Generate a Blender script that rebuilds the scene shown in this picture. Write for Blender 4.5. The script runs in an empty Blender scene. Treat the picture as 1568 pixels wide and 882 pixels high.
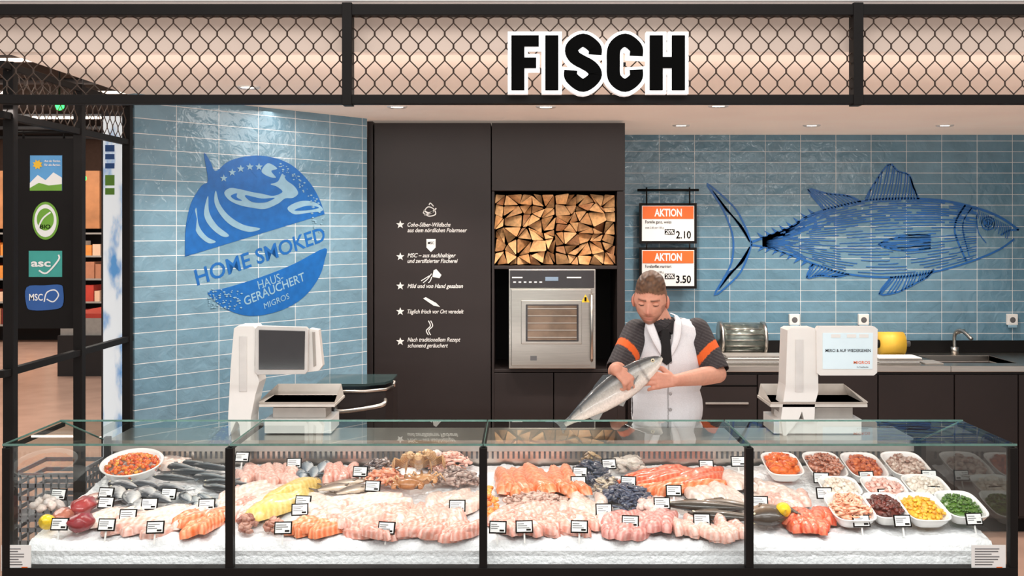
import bpy, bmesh, math, random
from math import sin, cos, pi, radians, sqrt
from mathutils import Vector, Matrix, noise
random.seed(7)
R=random.random
def U(a,b): return a+(b-a)*R()
# ---------- survey of the site: camera at origin, 2 m above floor, looking +Y --------------
F=1584.0; CX=800.0; CY=350.0; CH=2.0
def X(u,D): return (u-CX)*D/F
def Z(v,D): return CH-(v-CY)*D/F
def PT(u,v,D): return Vector((X(u,D),D,Z(v,D)))
scene=bpy.context.scene
def lin(c):
    c=c/255.0
    return c/12.92 if c<=0.04045 else ((c+0.055)/1.055)**2.4
def C(r,g,b): return (lin(r),lin(g),lin(b),1.0)
def mixc(a,b,t): return tuple(a[i]*(1-t)+b[i]*t for i in range(4))

# ---------------- materials ----------------
def newmat(name):
    m=bpy.data.materials.new(name); m.use_nodes=True
    nt=m.node_tree; b=nt.nodes['Principled BSDF']
    return m,nt,b
def mat(name,rgb,rough=0.5,metal=0.0,var=0.08,scale=12,bump=0.0,bscale=60,emis=0,coat=0,stretch=None,spec=.5):
    m,nt,b=newmat(name)
    c=C(*rgb)
    tc=nt.nodes.new('ShaderNodeTexCoord')
    mp=nt.nodes.new('ShaderNodeMapping'); nt.links.new(tc.outputs['Object'],mp.inputs['Vector'])
    if stretch: mp.inputs['Scale'].default_value=stretch
    n=nt.nodes.new('ShaderNodeTexNoise'); n.inputs['Scale'].default_value=scale; n.inputs['Detail'].default_value=4
    nt.links.new(mp.outputs['Vector'],n.inputs['Vector'])
    r=nt.nodes.new('ShaderNodeValToRGB')
    r.color_ramp.elements[0].position=0.3; r.color_ramp.elements[1].position=0.7
    r.color_ramp.elements[0].color=tuple(x*(1-var) for x in c[:3])+(1,)
    r.color_ramp.elements[1].color=tuple(min(1,x*(1+var)) for x in c[:3])+(1,)
    nt.links.new(n.outputs['Fac'],r.inputs['Fac']); nt.links.new(r.outputs['Color'],b.inputs['Base Color'])
    b.inputs['Roughness'].default_value=rough; b.inputs['Metallic'].default_value=metal; b.inputs['Specular IOR Level'].default_value=spec
    if coat: b.inputs['Coat Weight'].default_value=coat; b.inputs['Coat Roughness'].default_value=0.08
    if emis:
        nt.links.new(r.outputs['Color'],b.inputs['Emission Color']); b.inputs['Emission Strength'].default_value=emis
    if bump:
        n2=nt.nodes.new('ShaderNodeTexNoise'); n2.inputs['Scale'].default_value=bscale; n2.inputs['Detail'].default_value=3
        nt.links.new(mp.outputs['Vector'],n2.inputs['Vector'])
        bp_=nt.nodes.new('ShaderNodeBump'); bp_.inputs['Strength'].default_value=bump; bp_.inputs['Distance'].default_value=0.01
        nt.links.new(n2.outputs['Fac'],bp_.inputs['Height']); nt.links.new(bp_.outputs['Normal'],b.inputs['Normal'])
    return m
def colmat(name,rough=0.35,coat=0.3,nscale=90,var=0.18,bump=0.3,sss=0.0,bscale=120):
    m,nt,b=newmat(name)
    a=nt.nodes.new('ShaderNodeAttribute'); a.attribute_name='Col'
    tc=nt.nodes.new('ShaderNodeTexCoord')
    n=nt.nodes.new('ShaderNodeTexNoise'); n.inputs['Scale'].default_value=nscale; n.inputs['Detail'].default_value=3
    nt.links.new(tc.outputs['Object'],n.inputs['Vector'])
    mr=nt.nodes.new('ShaderNodeMapRange'); mr.inputs['From Min'].default_value=.3; mr.inputs['From Max'].default_value=.7
    mr.inputs['To Min'].default_value=1-var; mr.inputs['To Max'].default_value=1+var
    nt.links.new(n.outputs['Fac'],mr.inputs['Value'])
    vm=nt.nodes.new('ShaderNodeVectorMath'); vm.operation='SCALE'
    nt.links.new(a.outputs['Color'],vm.inputs[0]); nt.links.new(mr.outputs['Result'],vm.inputs['Scale'])
    nt.links.new(vm.outputs['Vector'],b.inputs['Base Color'])
    b.inputs['Roughness'].default_value=rough; b.inputs['Coat Weight'].default_value=coat; b.inputs['Coat Roughness'].default_value=.1
    if sss:
        b.inputs['Subsurface Weight'].default_value=sss; b.inputs['Subsurface Radius'].default_value=(.012,.005,.003); b.inputs['Subsurface Scale'].default_value=.5
    n2=nt.nodes.new('ShaderNodeTexNoise'); n2.inputs['Scale'].default_value=bscale
    nt.links.new(tc.outputs['Object'],n2.inputs['Vector'])
    bp_=nt.nodes.new('ShaderNodeBump'); bp_.inputs['Strength'].default_value=bump; bp_.inputs['Distance'].default_value=0.003
    nt.links.new(n2.outputs['Fac'],bp_.inputs['Height']); nt.links.new(bp_.outputs['Normal'],b.inputs['Normal'])
    return m
def glassmat(name,tint=(.97,.99,.985),base=0.035,gain=.95):
    m=bpy.data.materials.new(name); m.use_nodes=True; nt=m.node_tree; nt.nodes.clear()
    o=nt.nodes.new('ShaderNodeOutputMaterial'); mx=nt.nodes.new('ShaderNodeMixShader')
    t=nt.nodes.new('ShaderNodeBsdfTransparent'); t.inputs[0].default_value=tint+(1,)
    g=nt.nodes.new('ShaderNodeBsdfGlossy'); g.inputs['Roughness'].default_value=0.0; g.inputs[0].default_value=(.95,1,.98,1)
    lw=nt.nodes.new('ShaderNodeLayerWeight'); lw.inputs['Blend'].default_value=.5
    p=nt.nodes.new('ShaderNodeMath'); p.operation='POWER'; p.inputs[1].default_value=5
    ma=nt.nodes.new('ShaderNodeMath'); ma.operation='MULTIPLY_ADD'; ma.inputs[1].default_value=gain; ma.inputs[2].default_value=base
    nt.links.new(lw.outputs['Facing'],p.inputs[0]); nt.links.new(p.outputs[0],ma.inputs[0])
    nt.links.new(ma.outputs[0],mx.inputs[0]); nt.links.new(t.outputs[0],mx.inputs[1]); nt.links.new(g.outputs[0],mx.inputs[2])
    nt.links.new(mx.outputs[0],o.inputs[0]); return m
def tilemat(name,c1,c2,mort,ox=0,oz=0):
    m,nt,b=newmat(name)
    tc=nt.nodes.new('ShaderNodeTexCoord'); sp=nt.nodes.new('ShaderNodeSeparateXYZ'); cb=nt.nodes.new('ShaderNodeCombineXYZ')
    nt.links.new(tc.outputs['Object'],sp.inputs[0])
    ax=nt.nodes.new('ShaderNodeMath'); ax.operation='ADD'; ax.inputs[1].default_value=ox; nt.links.new(sp.outputs['X'],ax.inputs[0])
    az=nt.nodes.new('ShaderNodeMath'); az.operation='ADD'; az.inputs[1].default_value=oz; nt.links.new(sp.outputs['Z'],az.inputs[0])
    nt.links.new(ax.outputs[0],cb.inputs[0]); nt.links.new(az.outputs[0],cb.inputs[1])
    br=nt.nodes.new('ShaderNodeTexBrick'); br.offset=0.0; br.squash=1.0
    br.inputs['Scale'].default_value=1.0; br.inputs['Brick Width'].default_value=.256; br.inputs['Row Height'].default_value=.0775
    br.inputs['Mortar Size'].default_value=.0022; br.inputs['Mortar Smooth'].default_value=.2; br.inputs['Bias'].default_value=0
    br.inputs['Color1'].default_value=C(*c1); br.inputs['Color2'].default_value=C(*c2); br.inputs['Mortar'].default_value=C(*mort)
    nt.links.new(cb.outputs[0],br.inputs['Vector'])
    n=nt.nodes.new('ShaderNodeTexNoise'); n.inputs['Scale'].default_value=9; n.inputs['Detail'].default_value=5; nt.links.new(tc.outputs['Object'],n.inputs['Vector'])
    mx=nt.nodes.new('ShaderNodeMix'); mx.data_type='RGBA'; mx.blend_type='OVERLAY'; mx.inputs['Factor'].default_value=.35
    nt.links.new(br.outputs['Color'],mx.inputs['A'])
    hs=nt.nodes.new('ShaderNodeRGBToBW'); nt.links.new(n.outputs['Color'],hs.inputs[0]); nt.links.new(hs.outputs[0],mx.inputs['B'])
    nt.links.new(mx.outputs['Result'],b.inputs['Base Color'])
    b.inputs['Roughness'].default_value=.1
    n2=nt.nodes.new('ShaderNodeTexNoise'); n2.inputs['Scale'].default_value=14; n2.inputs['Detail'].default_value=3; n2.inputs['Distortion'].default_value=.6
    nt.links.new(tc.outputs['Object'],n2.inputs['Vector'])
    ms=nt.nodes.new('ShaderNodeMath'); ms.operation='MULTIPLY_ADD'; ms.inputs[1].default_value=-.5
    nt.links.new(br.outputs['Fac'],ms.inputs[0]); nt.links.new(n2.outputs['Fac'],ms.inputs[2])
    bu=nt.nodes.new('ShaderNodeBump'); bu.inputs['Strength'].default_value=.7; bu.inputs['Distance'].default_value=.01
    nt.links.new(ms.outputs[0],bu.inputs['Height']); nt.links.new(bu.outputs['Normal'],b.inputs['Normal'])
    return m

BLACK=mat('black_steel',(24,21,20),.55,0,spec=.15)
CAB=mat('dark_laminate',(44,37,36),.4,0,.1,3,spec=.3)
CABIN=mat('niche_black',(14,12,12),.6,spec=.2)
STEEL=mat('brushed_steel',(196,190,182),.28,1,.08,8,stretch=(1,30,30))
STEELD=mat('steel_matte',(165,160,154),.45,.35,.06,20)
WHITE=mat('white_plastic',(232,230,226),.35,0,.02)
PAPER=mat('white_card',(240,240,238),.6,0,.02)
DISH=mat('white_porcelain',(240,238,235),.15,0,.02,coat=.5)
CEIL=mat('self_lit_ceiling_plaster',(234,214,198),.8,0,.04,2,emis=.22)  # emission brightens the plaster in place of bounced light
BULK=mat('self_lit_bulkhead_plaster',(226,206,192),.8,0,.06,2,emis=.1)  # emission stands in for light falling on the bulkhead
CEILW=mat('self_lit_white_soffit',(238,236,234),.8,0,.02,emis=.15)  # soffit glows slightly too, light put into the material
LAT=mat('bronze_mesh',(78,64,56),.5,.2)
INK=mat('blue_print',(24,94,164),.35,0,.12,25)
INKL=mat('light_blue_print',(132,168,188),.3,0,.08,20)
CHALK=mat('chalk_print',(225,222,218),.7,0,.05)
SIGNW=mat('sign_white',(250,250,250),.5,0,.01,emis=.5)
SIGNB=mat('sign_black',(8,8,8),.8,spec=.05)
ORANGE=mat('orange_print',(235,105,35),.5,0,.03)
GLASS=glassmat('clear_glass'); GLASST=glassmat('top_glass',(.82,.9,.88),.05,.62)
GEDGE=mat('glass_edge',(96,134,124),.2,0,.15,40)
GREY=mat('grey_print',(90,90,92),.6)
TEAL=mat('teal_print',(60,160,150),.5); BLUEP=mat('logo_blue',(40,90,160),.5); GRN=mat('logo_green',(110,165,50),.5); YEL=mat('logo_yellow',(240,190,40),.5); SKY=mat('logo_sky',(90,160,215),.5)
FOOD=colmat('wet_food',.32,.35,90,.14,.25,bscale=80); SKIN=colmat('skin',.55,0,60,.05,.1,sss=.1); CLOTH=colmat('cloth',.85,0,200,.05,.12)
SCREEN=mat('dark_screen',(52,50,52),.15,0,.05)
SCRL=mat('lit_screen',(200,216,222),.3,0,.05,4,emis=.35)
LAMP=mat('lamp_glow',(255,244,225),.5,0,0,emis=14)
LAMPS=mat('store_lamp_glow',(255,240,225),.5,0,0,emis=1.6)
GLAMP=mat('green_lamp',(40,255,80),.5,0,0,emis=6)

# ---------------- mesh builder ----------------
class MB:
    def __init__(s): s.v=[];s.f=[];s.mi=[];s.sm=[];s.c=[];s.mats=[]
    def m(s,mt):
        if mt not in s.mats: s.mats.append(mt)
        return s.mats.index(mt)
    def add(s,vs,fs,mt,smooth=False,M=None,col=None):
        o=len(s.v); k=s.m(mt)
        for i,p in enumerate(vs):
            p=Vector(p)
            if M is not None: p=M@p
            s.v.append(p[:])
            s.c.append((col[i] if isinstance(col,list) else col) if col else (1,1,1,1))
        for f in fs: s.f.append([o+i for i in f]); s.mi.append(k); s.sm.append(smooth)
    def box(s,x0,x1,y0,y1,z0,z1,mt,M=None,col=None):
        vs=[(x,y,z) for x in (x0,x1) for y in (y0,y1) for z in (z0,z1)]
        s.add(vs,[(0,1,3,2),(4,6,7,5),(0,4,5,1),(2,3,7,6),(0,2,6,4),(1,5,7,3)],mt,False,M,col)
    def pb(s,u0,u1,v0,v1,D,dep,mt):
        s.box(X(u0,D),X(u1,D),D,D+dep,Z(v1,D),Z(v0,D),mt)
    def tube(s,path,rad,mt,seg=10,col=None,flat=1.0,cap=True,M=None,smooth=True):
        path=[Vector(p) for p in path]; n=len(path)
        if not isinstance(rad,(list,tuple)): rad=[rad]*n
        vs=[];cs=[];up=None
        for i,p in enumerate(path):
            t=(path[min(i+1,n-1)]-path[max(i-1,0)])
            t.normalize()
            if up is None:
                a=Vector((0,0,1)) if abs(t.z)<.9 else Vector((0,1,0))
                up=(a-t*a.dot(t)).normalized()
            else: up=(up-t*up.dot(t)).normalized()
            sd=t.cross(up)
            for k in range(seg):
                an=2*pi*k/seg
                vs.append(p+(up*cos(an)*flat+sd*sin(an))*rad[i])
                if col: cs.append(col[i] if isinstance(col,list) else col)
        fs=[(i*seg+k,i*seg+(k+1)%seg,(i+1)*seg+(k+1)%seg,(i+1)*seg+k) for i in range(n-1) for k in range(seg)]
        if cap: fs+= [tuple(range(seg-1,-1,-1)),tuple((n-1)*seg+k for k in range(seg))]
        s.add(vs,fs,mt,smooth,M,cs if col else None)
    def ell(s,c,r,mt,M=None,col=None,nu=14,nv=9,jit=0,seed=0):
        vs=[];fs=[]
        for j in range(nv+1):
            th=pi*j/nv
            for i in range(nu):
                ph=2*pi*i/nu
                d=Vector((sin(th)*cos(ph),sin(th)*sin(ph),cos(th)))
                k=1+(jit*noise.noise(d*1.7+Vector((seed,seed*.7,0))) if jit else 0)
                vs.append((d.x*r[0]*k,d.y*r[1]*k,d.z*r[2]*k))
        for j in range(nv):
            for i in range(nu):
                fs.append((j*nu+i,(j+1)*nu+i,(j+1)*nu+(i+1)%nu,j*nu+(i+1)%nu))
        T=Matrix.Translation(Vector(c)); T=T@M if M is not None else T
        s.add(vs,fs,mt,True,T,col)
    def lathe(s,prof,c,mt,seg=28,M=None,col=None,sx=1,sy=1):
        vs=[(r*cos(2*pi*k/seg)*sx,r*sin(2*pi*k/seg)*sy,z) for r,z in prof for k in range(seg)]
        n=len(prof)
        fs=[(i*seg+k,i*seg+(k+1)%seg,(i+1)*seg+(k+1)%seg,(i+1)*seg+k) for i in range(n-1) for k in range(seg)]
        T=Matrix.Translation(Vector(c)); T=T@M if M is not None else T
        s.add(vs,fs,mt,True,T,col)
    def prism(s,pts,off,mt,col=None):
        n=len(pts); off=Vector(off); a=[Vector(p) for p in pts]; b=[p+off for p in a]
        fs=[tuple(range(n)),tuple(range(2*n-1,n-1,-1))]+[(i,(i+1)%n,n+(i+1)%n,n+i) for i in range(n)]
        s.add(a+b,fs,mt,False,None,col)
    def build(s,name,parent=None,bevel=0,loc=None,rotz=None,seg=2):
        me=bpy.data.meshes.new(name); me.from_pydata(s.v,[],s.f); me.update()
        for mt in s.mats: me.materials.append(mt)
        me.polygons.foreach_set('material_index',s.mi); me.polygons.foreach_set('use_smooth',s.sm)
        ca=me.color_attributes.new(name='Col',type='FLOAT_COLOR',domain='POINT')
        ca.data.foreach_set('color',[x for c in s.c for x in c])
        bm=bmesh.new(); bm.from_mesh(me); bmesh.ops.recalc_face_normals(bm,faces=bm.faces); bm.to_mesh(me); bm.free()
        ob=bpy.data.objects.new(name,me); scene.collection.objects.link(ob)
        if loc: ob.location=loc
        if rotz: ob.rotation_euler[2]=rotz
        if bevel:
            bv=ob.modifiers.new('b','BEVEL'); bv.width=bevel; bv.segments=seg; bv.limit_method='ANGLE'; bv.angle_limit=radians(50)
        if parent: ob.parent=parent
        return ob
def cr(pts,n=8,closed=False):
    P=[Vector(p) for p in pts]; out=[]; N=len(P)
    rng=range(N) if closed else range(N-1)
    for i in rng:
        if closed: a,b,c,d=P[(i-1)%N],P[i],P[(i+1)%N],P[(i+2)%N]
        else: a,b,c,d=P[max(i-1,0)],P[i],P[i+1],P[min(i+2,N-1)]
        for k in range(n):
            t=k/n
            out.append(.5*((2*b)+(c-a)*t+(2*a-5*b+4*c-d)*t*t+(3*b-a-3*c+d)*t**3))
    if not closed: out.append(P[-1])
    return out
def ribbon(mb,pts,w,fn,nrm,mt,th=0.0015,lift=0.0):
    P=[Vector(p) for p in pts]; n=len(P)
    ws=w if isinstance(w,list) else [w]*n
    A=[];B=[]
    for i in range(n):
        t=P[min(i+1,n-1)]-P[max(i-1,0)]
        if t.length<1e-6: t=Vector((1,0))
        t.normalize(); q=Vector((-t.y,t.x))*ws[i]/2
        A.append(fn(P[i]+q)+nrm*lift); B.append(fn(P[i]-q)+nrm*lift)
    off=nrm*th
    vs=A+B+[a+off for a in A]+[b+off for b in B]; fs=[]
    for i in range(n-1):
        fs+= [(2*n+i,2*n+i+1,3*n+i+1,3*n+i),(i,i+1,2*n+i+1,2*n+i),(n+i,3*n+i,3*n+i+1,n+i+1)]
    fs+=[(0,2*n,3*n,n),(n-1,2*n-1,4*n-1,3*n-1)]
    mb.add(vs,fs,mt)
def shape(mb,pts,fn,nrm,mt,th=0.0015,lift=0.0):
    mb.prism([fn(Vector(p))+nrm*lift for p in pts],nrm*th,mt)
_tc={}
def textgeo(s,bold,shear):
    k=(s,bold,shear)
    if k in _tc: return _tc[k]
    c=bpy.data.curves.new('t','FONT'); c.body=s; c.offset=bold; c.shear=shear; c.resolution_u=3
    o=bpy.data.objects.new('t',c); scene.collection.objects.link(o)
    dg=bpy.context.evaluated_depsgraph_get(); me=o.evaluated_get(dg).to_mesh()
    vs=[v.co.copy() for v in me.vertices]; fs=[tuple(p.vertices) for p in me.polygons]
    o.evaluated_get(dg).to_mesh_clear(); bpy.data.objects.remove(o); bpy.data.curves.remove(c)
    _tc[k]=(vs,fs); return vs,fs
def text(mb,s,P0,P1,h,up,nrm,mt,bold=0.0,shear=0.0,lift=.002):
    vs,fs=textgeo(s,bold,shear)
    if not vs: return
    x0=min(v.x for v in vs); x1=max(v.x for v in vs)
    P0=Vector(P0);P1=Vector(P1); e=(P1-P0); up=Vector(up); e_n=e.normalized(); up=(up-e_n*up.dot(e_n)).normalized()
    out=[P0+e*((v.x-x0)/(x1-x0))+up*(v.y/.69*h)+nrm*lift for v in vs]
    mb.add(out,fs,mt)
FN=Vector((0,-1,0)); UP=Vector((0,0,1))
def ptext(mb,s,u0,u1,v,hpx,D,mt,bold=0,shear=0,lift=.002):
    text(mb,s,PT(u0,v,D),PT(u1,v,D),hpx*D/F,UP,FN,mt,bold,shear,lift)
def empty(name,loc=(0,0,0)):
    e=bpy.data.objects.new(name,None); scene.collection.objects.link(e); e.location=loc; return e

# ================= ROOM =================
CZ=2.68
b=MB(); b.box(-14,6,-1,24,-.05,0,mat('floor_stone',(196,160,142),.25,0,.1,3)); b.build('floor')
A0=Vector((-1.95,5.2,0)); B0=Vector((-.962,6.4,0)); dW=(B0-A0).normalized(); nW=Vector((dW.y,-dW.x,0)); LW=(B0-A0).length
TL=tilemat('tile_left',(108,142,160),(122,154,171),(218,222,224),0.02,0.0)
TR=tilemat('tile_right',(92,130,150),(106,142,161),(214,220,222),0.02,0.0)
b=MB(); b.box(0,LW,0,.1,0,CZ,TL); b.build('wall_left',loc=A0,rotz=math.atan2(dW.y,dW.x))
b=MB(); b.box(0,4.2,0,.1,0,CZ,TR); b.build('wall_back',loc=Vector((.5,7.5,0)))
b=MB(); b.box(4.7,4.8,4.5,7.6,0,CZ,TR); b.build('wall_right')
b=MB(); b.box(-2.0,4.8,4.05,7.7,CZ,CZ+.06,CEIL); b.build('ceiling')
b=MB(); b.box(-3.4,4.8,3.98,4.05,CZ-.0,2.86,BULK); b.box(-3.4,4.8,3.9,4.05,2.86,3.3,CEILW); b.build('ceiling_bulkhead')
def lattice(mb,a0,a1,z0,z1,fn,w=.033,h=.047,t=.0025):
    n=int((a1-a0)/w)
    lv=int((z1-z0)/h)+1
    for i in range(n):
        pts=[]
        for k in range(lv+1):
            zz=z0+k*h
            x=a0+(i+.5)*w+(w/2-.0015)*(1 if (i+k)%2 else -1)
            for dz in (-.18*h,.18*h):
                z=min(max(zz+dz,z0),z1)
                pts.append(fn(x,z))
        q=[pts[0]]
        for p in pts[1:]:
            if (Vector(p)-Vector(q[-1])).length>1e-4: q.append(p)
        mb.tube(q,t,LAT,4,smooth=False)
b=MB(); DF=3.9
b.box(-3.3,4.7,DF-.025,DF+.025,Z(25,DF),Z(8,DF),BLACK); b.box(-3.3,4.7,DF-.025,DF+.025,Z(160,DF),Z(146,DF),BLACK)
for u in (-232,533,1311,2080): b.box(X(u-7.5,DF),X(u+7.5,DF),DF-.03,DF+.03,Z(162,DF),Z(6,DF),BLACK)
b.build('fascia_frame',bevel=.002)
b=MB(); lattice(b,-2.9,3.4,Z(147,DF),Z(24,DF),lambda x,z:(x,DF,z)); b.build('fascia_mesh')
SX=-1.97
e=empty('side_screen'); b=MB()
for D in (3.98,4.6,5.16): b.box(SX-.02,SX+.02,D-.02,D+.02,0,2.64,BLACK)
for z in (1.45,2.43,2.62): b.box(SX-.015,SX+.015,3.9,5.2,z-.014,z+.014,BLACK)
b.build('frame',e,bevel=.002)
b=MB(); lattice(b,3.95,5.15,2.44,2.61,lambda x,z:(SX,x,z)); b.build('mesh_infill',e)
# ================= FISCH sign =================
DS=3.83; sg=MB(); fnS=lambda p:PT(p.x,p.y,DS)
S_=[(911,84),(910,73),(893,62),(876,73),(880,88),(905,103),(911,117),(893,131),(875,119),(874,108)]
C_=[(974,86),(973,73),(957,62),(941,73),(939,97),(941,120),(957,131),(973,120),(974,107)]
Fb=[(783,54),(825,54),(825,71),(803,71),(803,88),(821,88),(821,104),(803,104),(803,138),(783,138)]
Fw=[(777.5,48.5),(830.5,48.5),(830.5,76.5),(808.5,76.5),(808.5,82.5),(826.5,82.5),(826.5,109.5),(808.5,109.5),(808.5,143.5),(777.5,143.5)]
Ib=[(835,54),(855,54),(855,138),(835,138)]; Iw=[(829.5,48.5),(860.5,48.5),(860.5,143.5),(829.5,143.5)]
Hb=[(995,54),(1015,54),(1015,87),(1029,87),(1029,54),(1049,54),(1049,138),(1029,138),(1029,104),(1015,104),(1015,138),(995,138)]
Hw=[(989.5,48.5),(1020.5,48.5),(1020.5,81.5),(1023.5,81.5),(1023.5,48.5),(1054.5,48.5),(1054.5,143.5),(1023.5,143.5),(1023.5,109.5),(1020.5,109.5),(1020.5,143.5),(989.5,143.5)]
for i,w_ in enumerate((Fw,Iw,Hw)): sg.prism([PT(u,v,DS)+Vector((0,.001*i,0)) for u,v in w_],(0,.035,0),SIGNW)
for w_ in (Fb,Ib,Hb): sg.prism([PT(u,v,DS-.008) for u,v in w_],(0,.007,0),SIGNB)
for i,L in enumerate((S_,C_)):
    p=cr(L,6)
    d0=(p[0]-p[1]).normalized()*5; d1=(p[-1]-p[-2]).normalized()*5
    ribbon(sg,[p[0]+d0]+p+[p[-1]+d1],31,fnS,FN,SIGNW,-.035,-.003-.001*i)
    ribbon(sg,p,20,fnS,FN,SIGNB,.007,.001)
for u in (795,845,893,957,1020): sg.box(X(u-2,DS),X(u+2,DS),DS+.02,DF,Z(98,DS),Z(94,DS),BLACK)
sg.build('fisch_letter_sign')
# ================= downlights =================
lights=[(380,4.96),(608,5.76),(836,5.76),(1100,5.72),(1043,6.8),(1243,6.8),(1447,6.8)]
for u,D in lights:
    x=X(u,D); b=MB()
    b.lathe([(.034,-.004),(.05,-.008),(.056,-.004),(.058,0)],(x,D,CZ),WHITE,24)
    b.lathe([(.0005,-.003),(.035,-.003)],(x,D,CZ),LAMP,24)
    b.build('downlight')
    ld=bpy.data.lights.new('downlight_lamp','SPOT'); ld.energy=55; ld.spot_size=radians(120); ld.spot_blend=.7; ld.shadow_soft_size=.04; ld.color=(1,.92,.84)
    lo=bpy.data.objects.new('downlight_lamp',ld); lo.location=(x,D,CZ-.03); scene.collection.objects.link(lo)

# ================= tower cabinets =================
tower=empty('tower_cabinet')
DC=6.5; b=MB(); xl=X(562,DC); xr=X(957,DC); yb=7.49
def cb(u0,u1,v0,v1,dep=.9,D=DC,mt=CAB): b.pb(u0,u1,v0,v1,D,dep,mt)
b.box(xl,X(571,DC),DC,DC+.9,0,CZ-.006,CAB); b.box(X(573,DC),X(751.5,DC),DC,DC+.9,0,CZ-.016,CAB)
b.box(X(753,DC),X(957,DC),DC,yb,Z(292,DC),CZ-.016,CAB)
b.box(X(945,DC),xr,DC,DC+.9,0,Z(293,DC),CAB); b.box(X(753,DC),X(757,DC),DC,DC+.9,0,Z(293,DC),CAB)
cb(757,945,407,412,.5)
b.box(X(753,DC),xr,DC+.5,yb,0,CZ-.02,CABIN)
cb(757,945,565,570,.5)
b.box(X(757,DC),X(847,DC),DC,DC+.5,0,Z(571,DC),CAB); b.box(X(848.5,DC),X(945,DC),DC,DC+.5,0,Z(571,DC),CAB)
b.build('carcass',tower,bevel=.002)
# firewood: individual split wedges, stacked
WOODM=colmat('split_wood',.85,0,45,.22,.6,bscale=60)
b=MB(); WD=6.505
def wood(u0,u1,v0,v1,nx,ny):
    pts=[[None]*(ny+1) for _ in range(nx+1)]
    for i in range(nx+1):
        for j in range(ny+1):
            ju=0 if i in (0,nx) else U(-.36,.36); jv=0 if j in (0,ny) else U(-.36,.36)
            pts[i][j]=Vector((u0+(u1-u0)*(i+ju)/nx,v0+(v1-v0)*(j+jv)/ny))
    for i in range(nx):
        for j in range(ny):
            q=[pts[i][j],pts[i+1][j],pts[i+1][j+1],pts[i][j+1]]
            r=R()
            polys=[[q[0],q[1],q[2]],[q[0],q[2],q[3]]] if r<.4 else ([[q[0],q[1],q[3]],[q[1],q[2],q[3]]] if r<.8 else [q])
            for pl in polys:
                c=sum(pl,Vector((0,0)))/len(pl); d=U(0,.10); tx=U(-.004,.004); ty=U(-.004,.004); ang=U(-.16,.16); sc=U(.84,.95)
                def rt(p):
                    w_=(p-c)*sc; return c+Vector((w_.x*cos(ang)-w_.y*sin(ang),w_.x*sin(ang)+w_.y*cos(ang)))
                out=[]
                for k in range(len(pl)):
                    a=rt(pl[k]); nx_=rt(pl[(k+1)%len(pl)]); pv=rt(pl[k-1])
                    out+= [a+(pv-a)*.09,a+((pv+nx_)/2-a)*.06,a+(nx_-a)*.09]
                tone=mixc(C(240,184,122),C(206,138,78),R())
                if R()<.15: tone=C(176,108,60)
                pa=[PT(p.x,p.y,WD)+Vector((0,d+(p.x-c.x)*tx+(p.y-c.y)*ty+.02,0)) for p in out]; n=len(pa)
                vs=pa+[p+Vector((0,.3,0)) for p in pa]
                b.add(vs[:n],[tuple(range(n))],WOODM,False,None,[mixc(tone,C(250,218,172),U(0,.3)) for _ in range(n)])
                b.add(vs,[(k,(k+1)%n,n+(k+1)%n,n+k) for k in range(n)],WOODM,False,None,mixc(C(90,56,36),C(170,112,66),R()))
wood(758,850,297,406,5,6); wood(851,943,297,406,5,7)
b.build('firewood_stack')
# oven
e=empty('combi_oven'); b=MB(); D=6.42
b.pb(779,912,412.5,564.5,D+.02,.5,STEEL)
b.pb(781,910,414,441,D,.03,SCREEN)
b.pb(783,905,443,560,D-.01,.04,STEEL)
b.pb(798,891,460,527,D-.02,.012,STEEL); b.pb(805,886,466,523,D-.024,.006,SCREEN)
b.build('body',e,bevel=.006)
b=MB()
b.pb(808,883,468,521,D-.0255,.0015,mat('oven_inner',(124,104,88),.2,.4,.35,9))
for k in range(5): b.pb(808,883,472+k*11,473.2+k*11,D-.028,.003,STEELD)
b.pb(812,822,545,552,D-.014,.004,GREY)
b.pb(784,800,424,426,D-.003,.003,CHALK); b.pb(835,855,424,430,D-.003,.003,mat('dial_blue',(120,140,160),.4)); b.pb(868,890,424,426,D-.003,.003,CHALK)
for k in range(6): b.pb(786+k*8,790+k*8,431,433,D-.003,.003,CHALK)
b.prism([PT(890,463,D-.012),PT(903,463,D-.012),PT(896.5,451,D-.012)],(0,-.002,0),YEL)
b.pb(895,898,455,461,D-.018,.003,SIGNB)
b.build('panel_details',e)
b=MB(); b.tube([PT(906,450,D),PT(906,452,D-.05),PT(906,500,D-.06),PT(906,548,D-.05),PT(906,552,D)],.010,STEEL,10)
b.build('door_handle',e)
# chalk lettering on cabinet door
b=MB(); D=DC-.001
fnC=lambda p:PT(p.x,p.y,D)
def star(cx,cy,r,fn,nrm,mt,mb,lift=.001):
    shape(mb,[(cx+(r if k%2==0 else r*.42)*sin(pi*k/5),cy-(r if k%2==0 else r*.42)*cos(pi*k/5)) for k in range(10)],fn,nrm,mt,.001,lift)
T=[("Coho-Silber-Wildlachs",624,690,347),("aus dem nördlichen Polarmeer",624,715,355.5),("MSC – aus nachhaltiger",624,698,394),("und zertifizierter Fischerei",624,701,402.5),("Mild und von Hand gesalzen",624,709,441),("Täglich frisch vor Ort veredelt",624,710,480),("Nach traditionellem Rezept",624,705,523),("schonend geräuchert",624,686,532)]
for s,u0,u1,v in T: ptext(b,s,u0,u1,v,6.2,D,CHALK,.012,.3,.001)
for v in (344,393,438,477,523): star(613,v,6.5,fnC,FN,CHALK,b)
def rb(p,w,mt=CHALK,n=5): ribbon(b,cr(p,n),w,fnC,FN,mt,.001,.001)
rb([(648,326),(655,317),(664,320),(667,328),(657,331),(648,326)],1.5); rb([(657,314),(659,311),(664,316)],1.5); rb([(650,329),(660,326),(668,319)],2)
rb([(649,322),(656,326),(664,324)],2.2)
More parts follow.
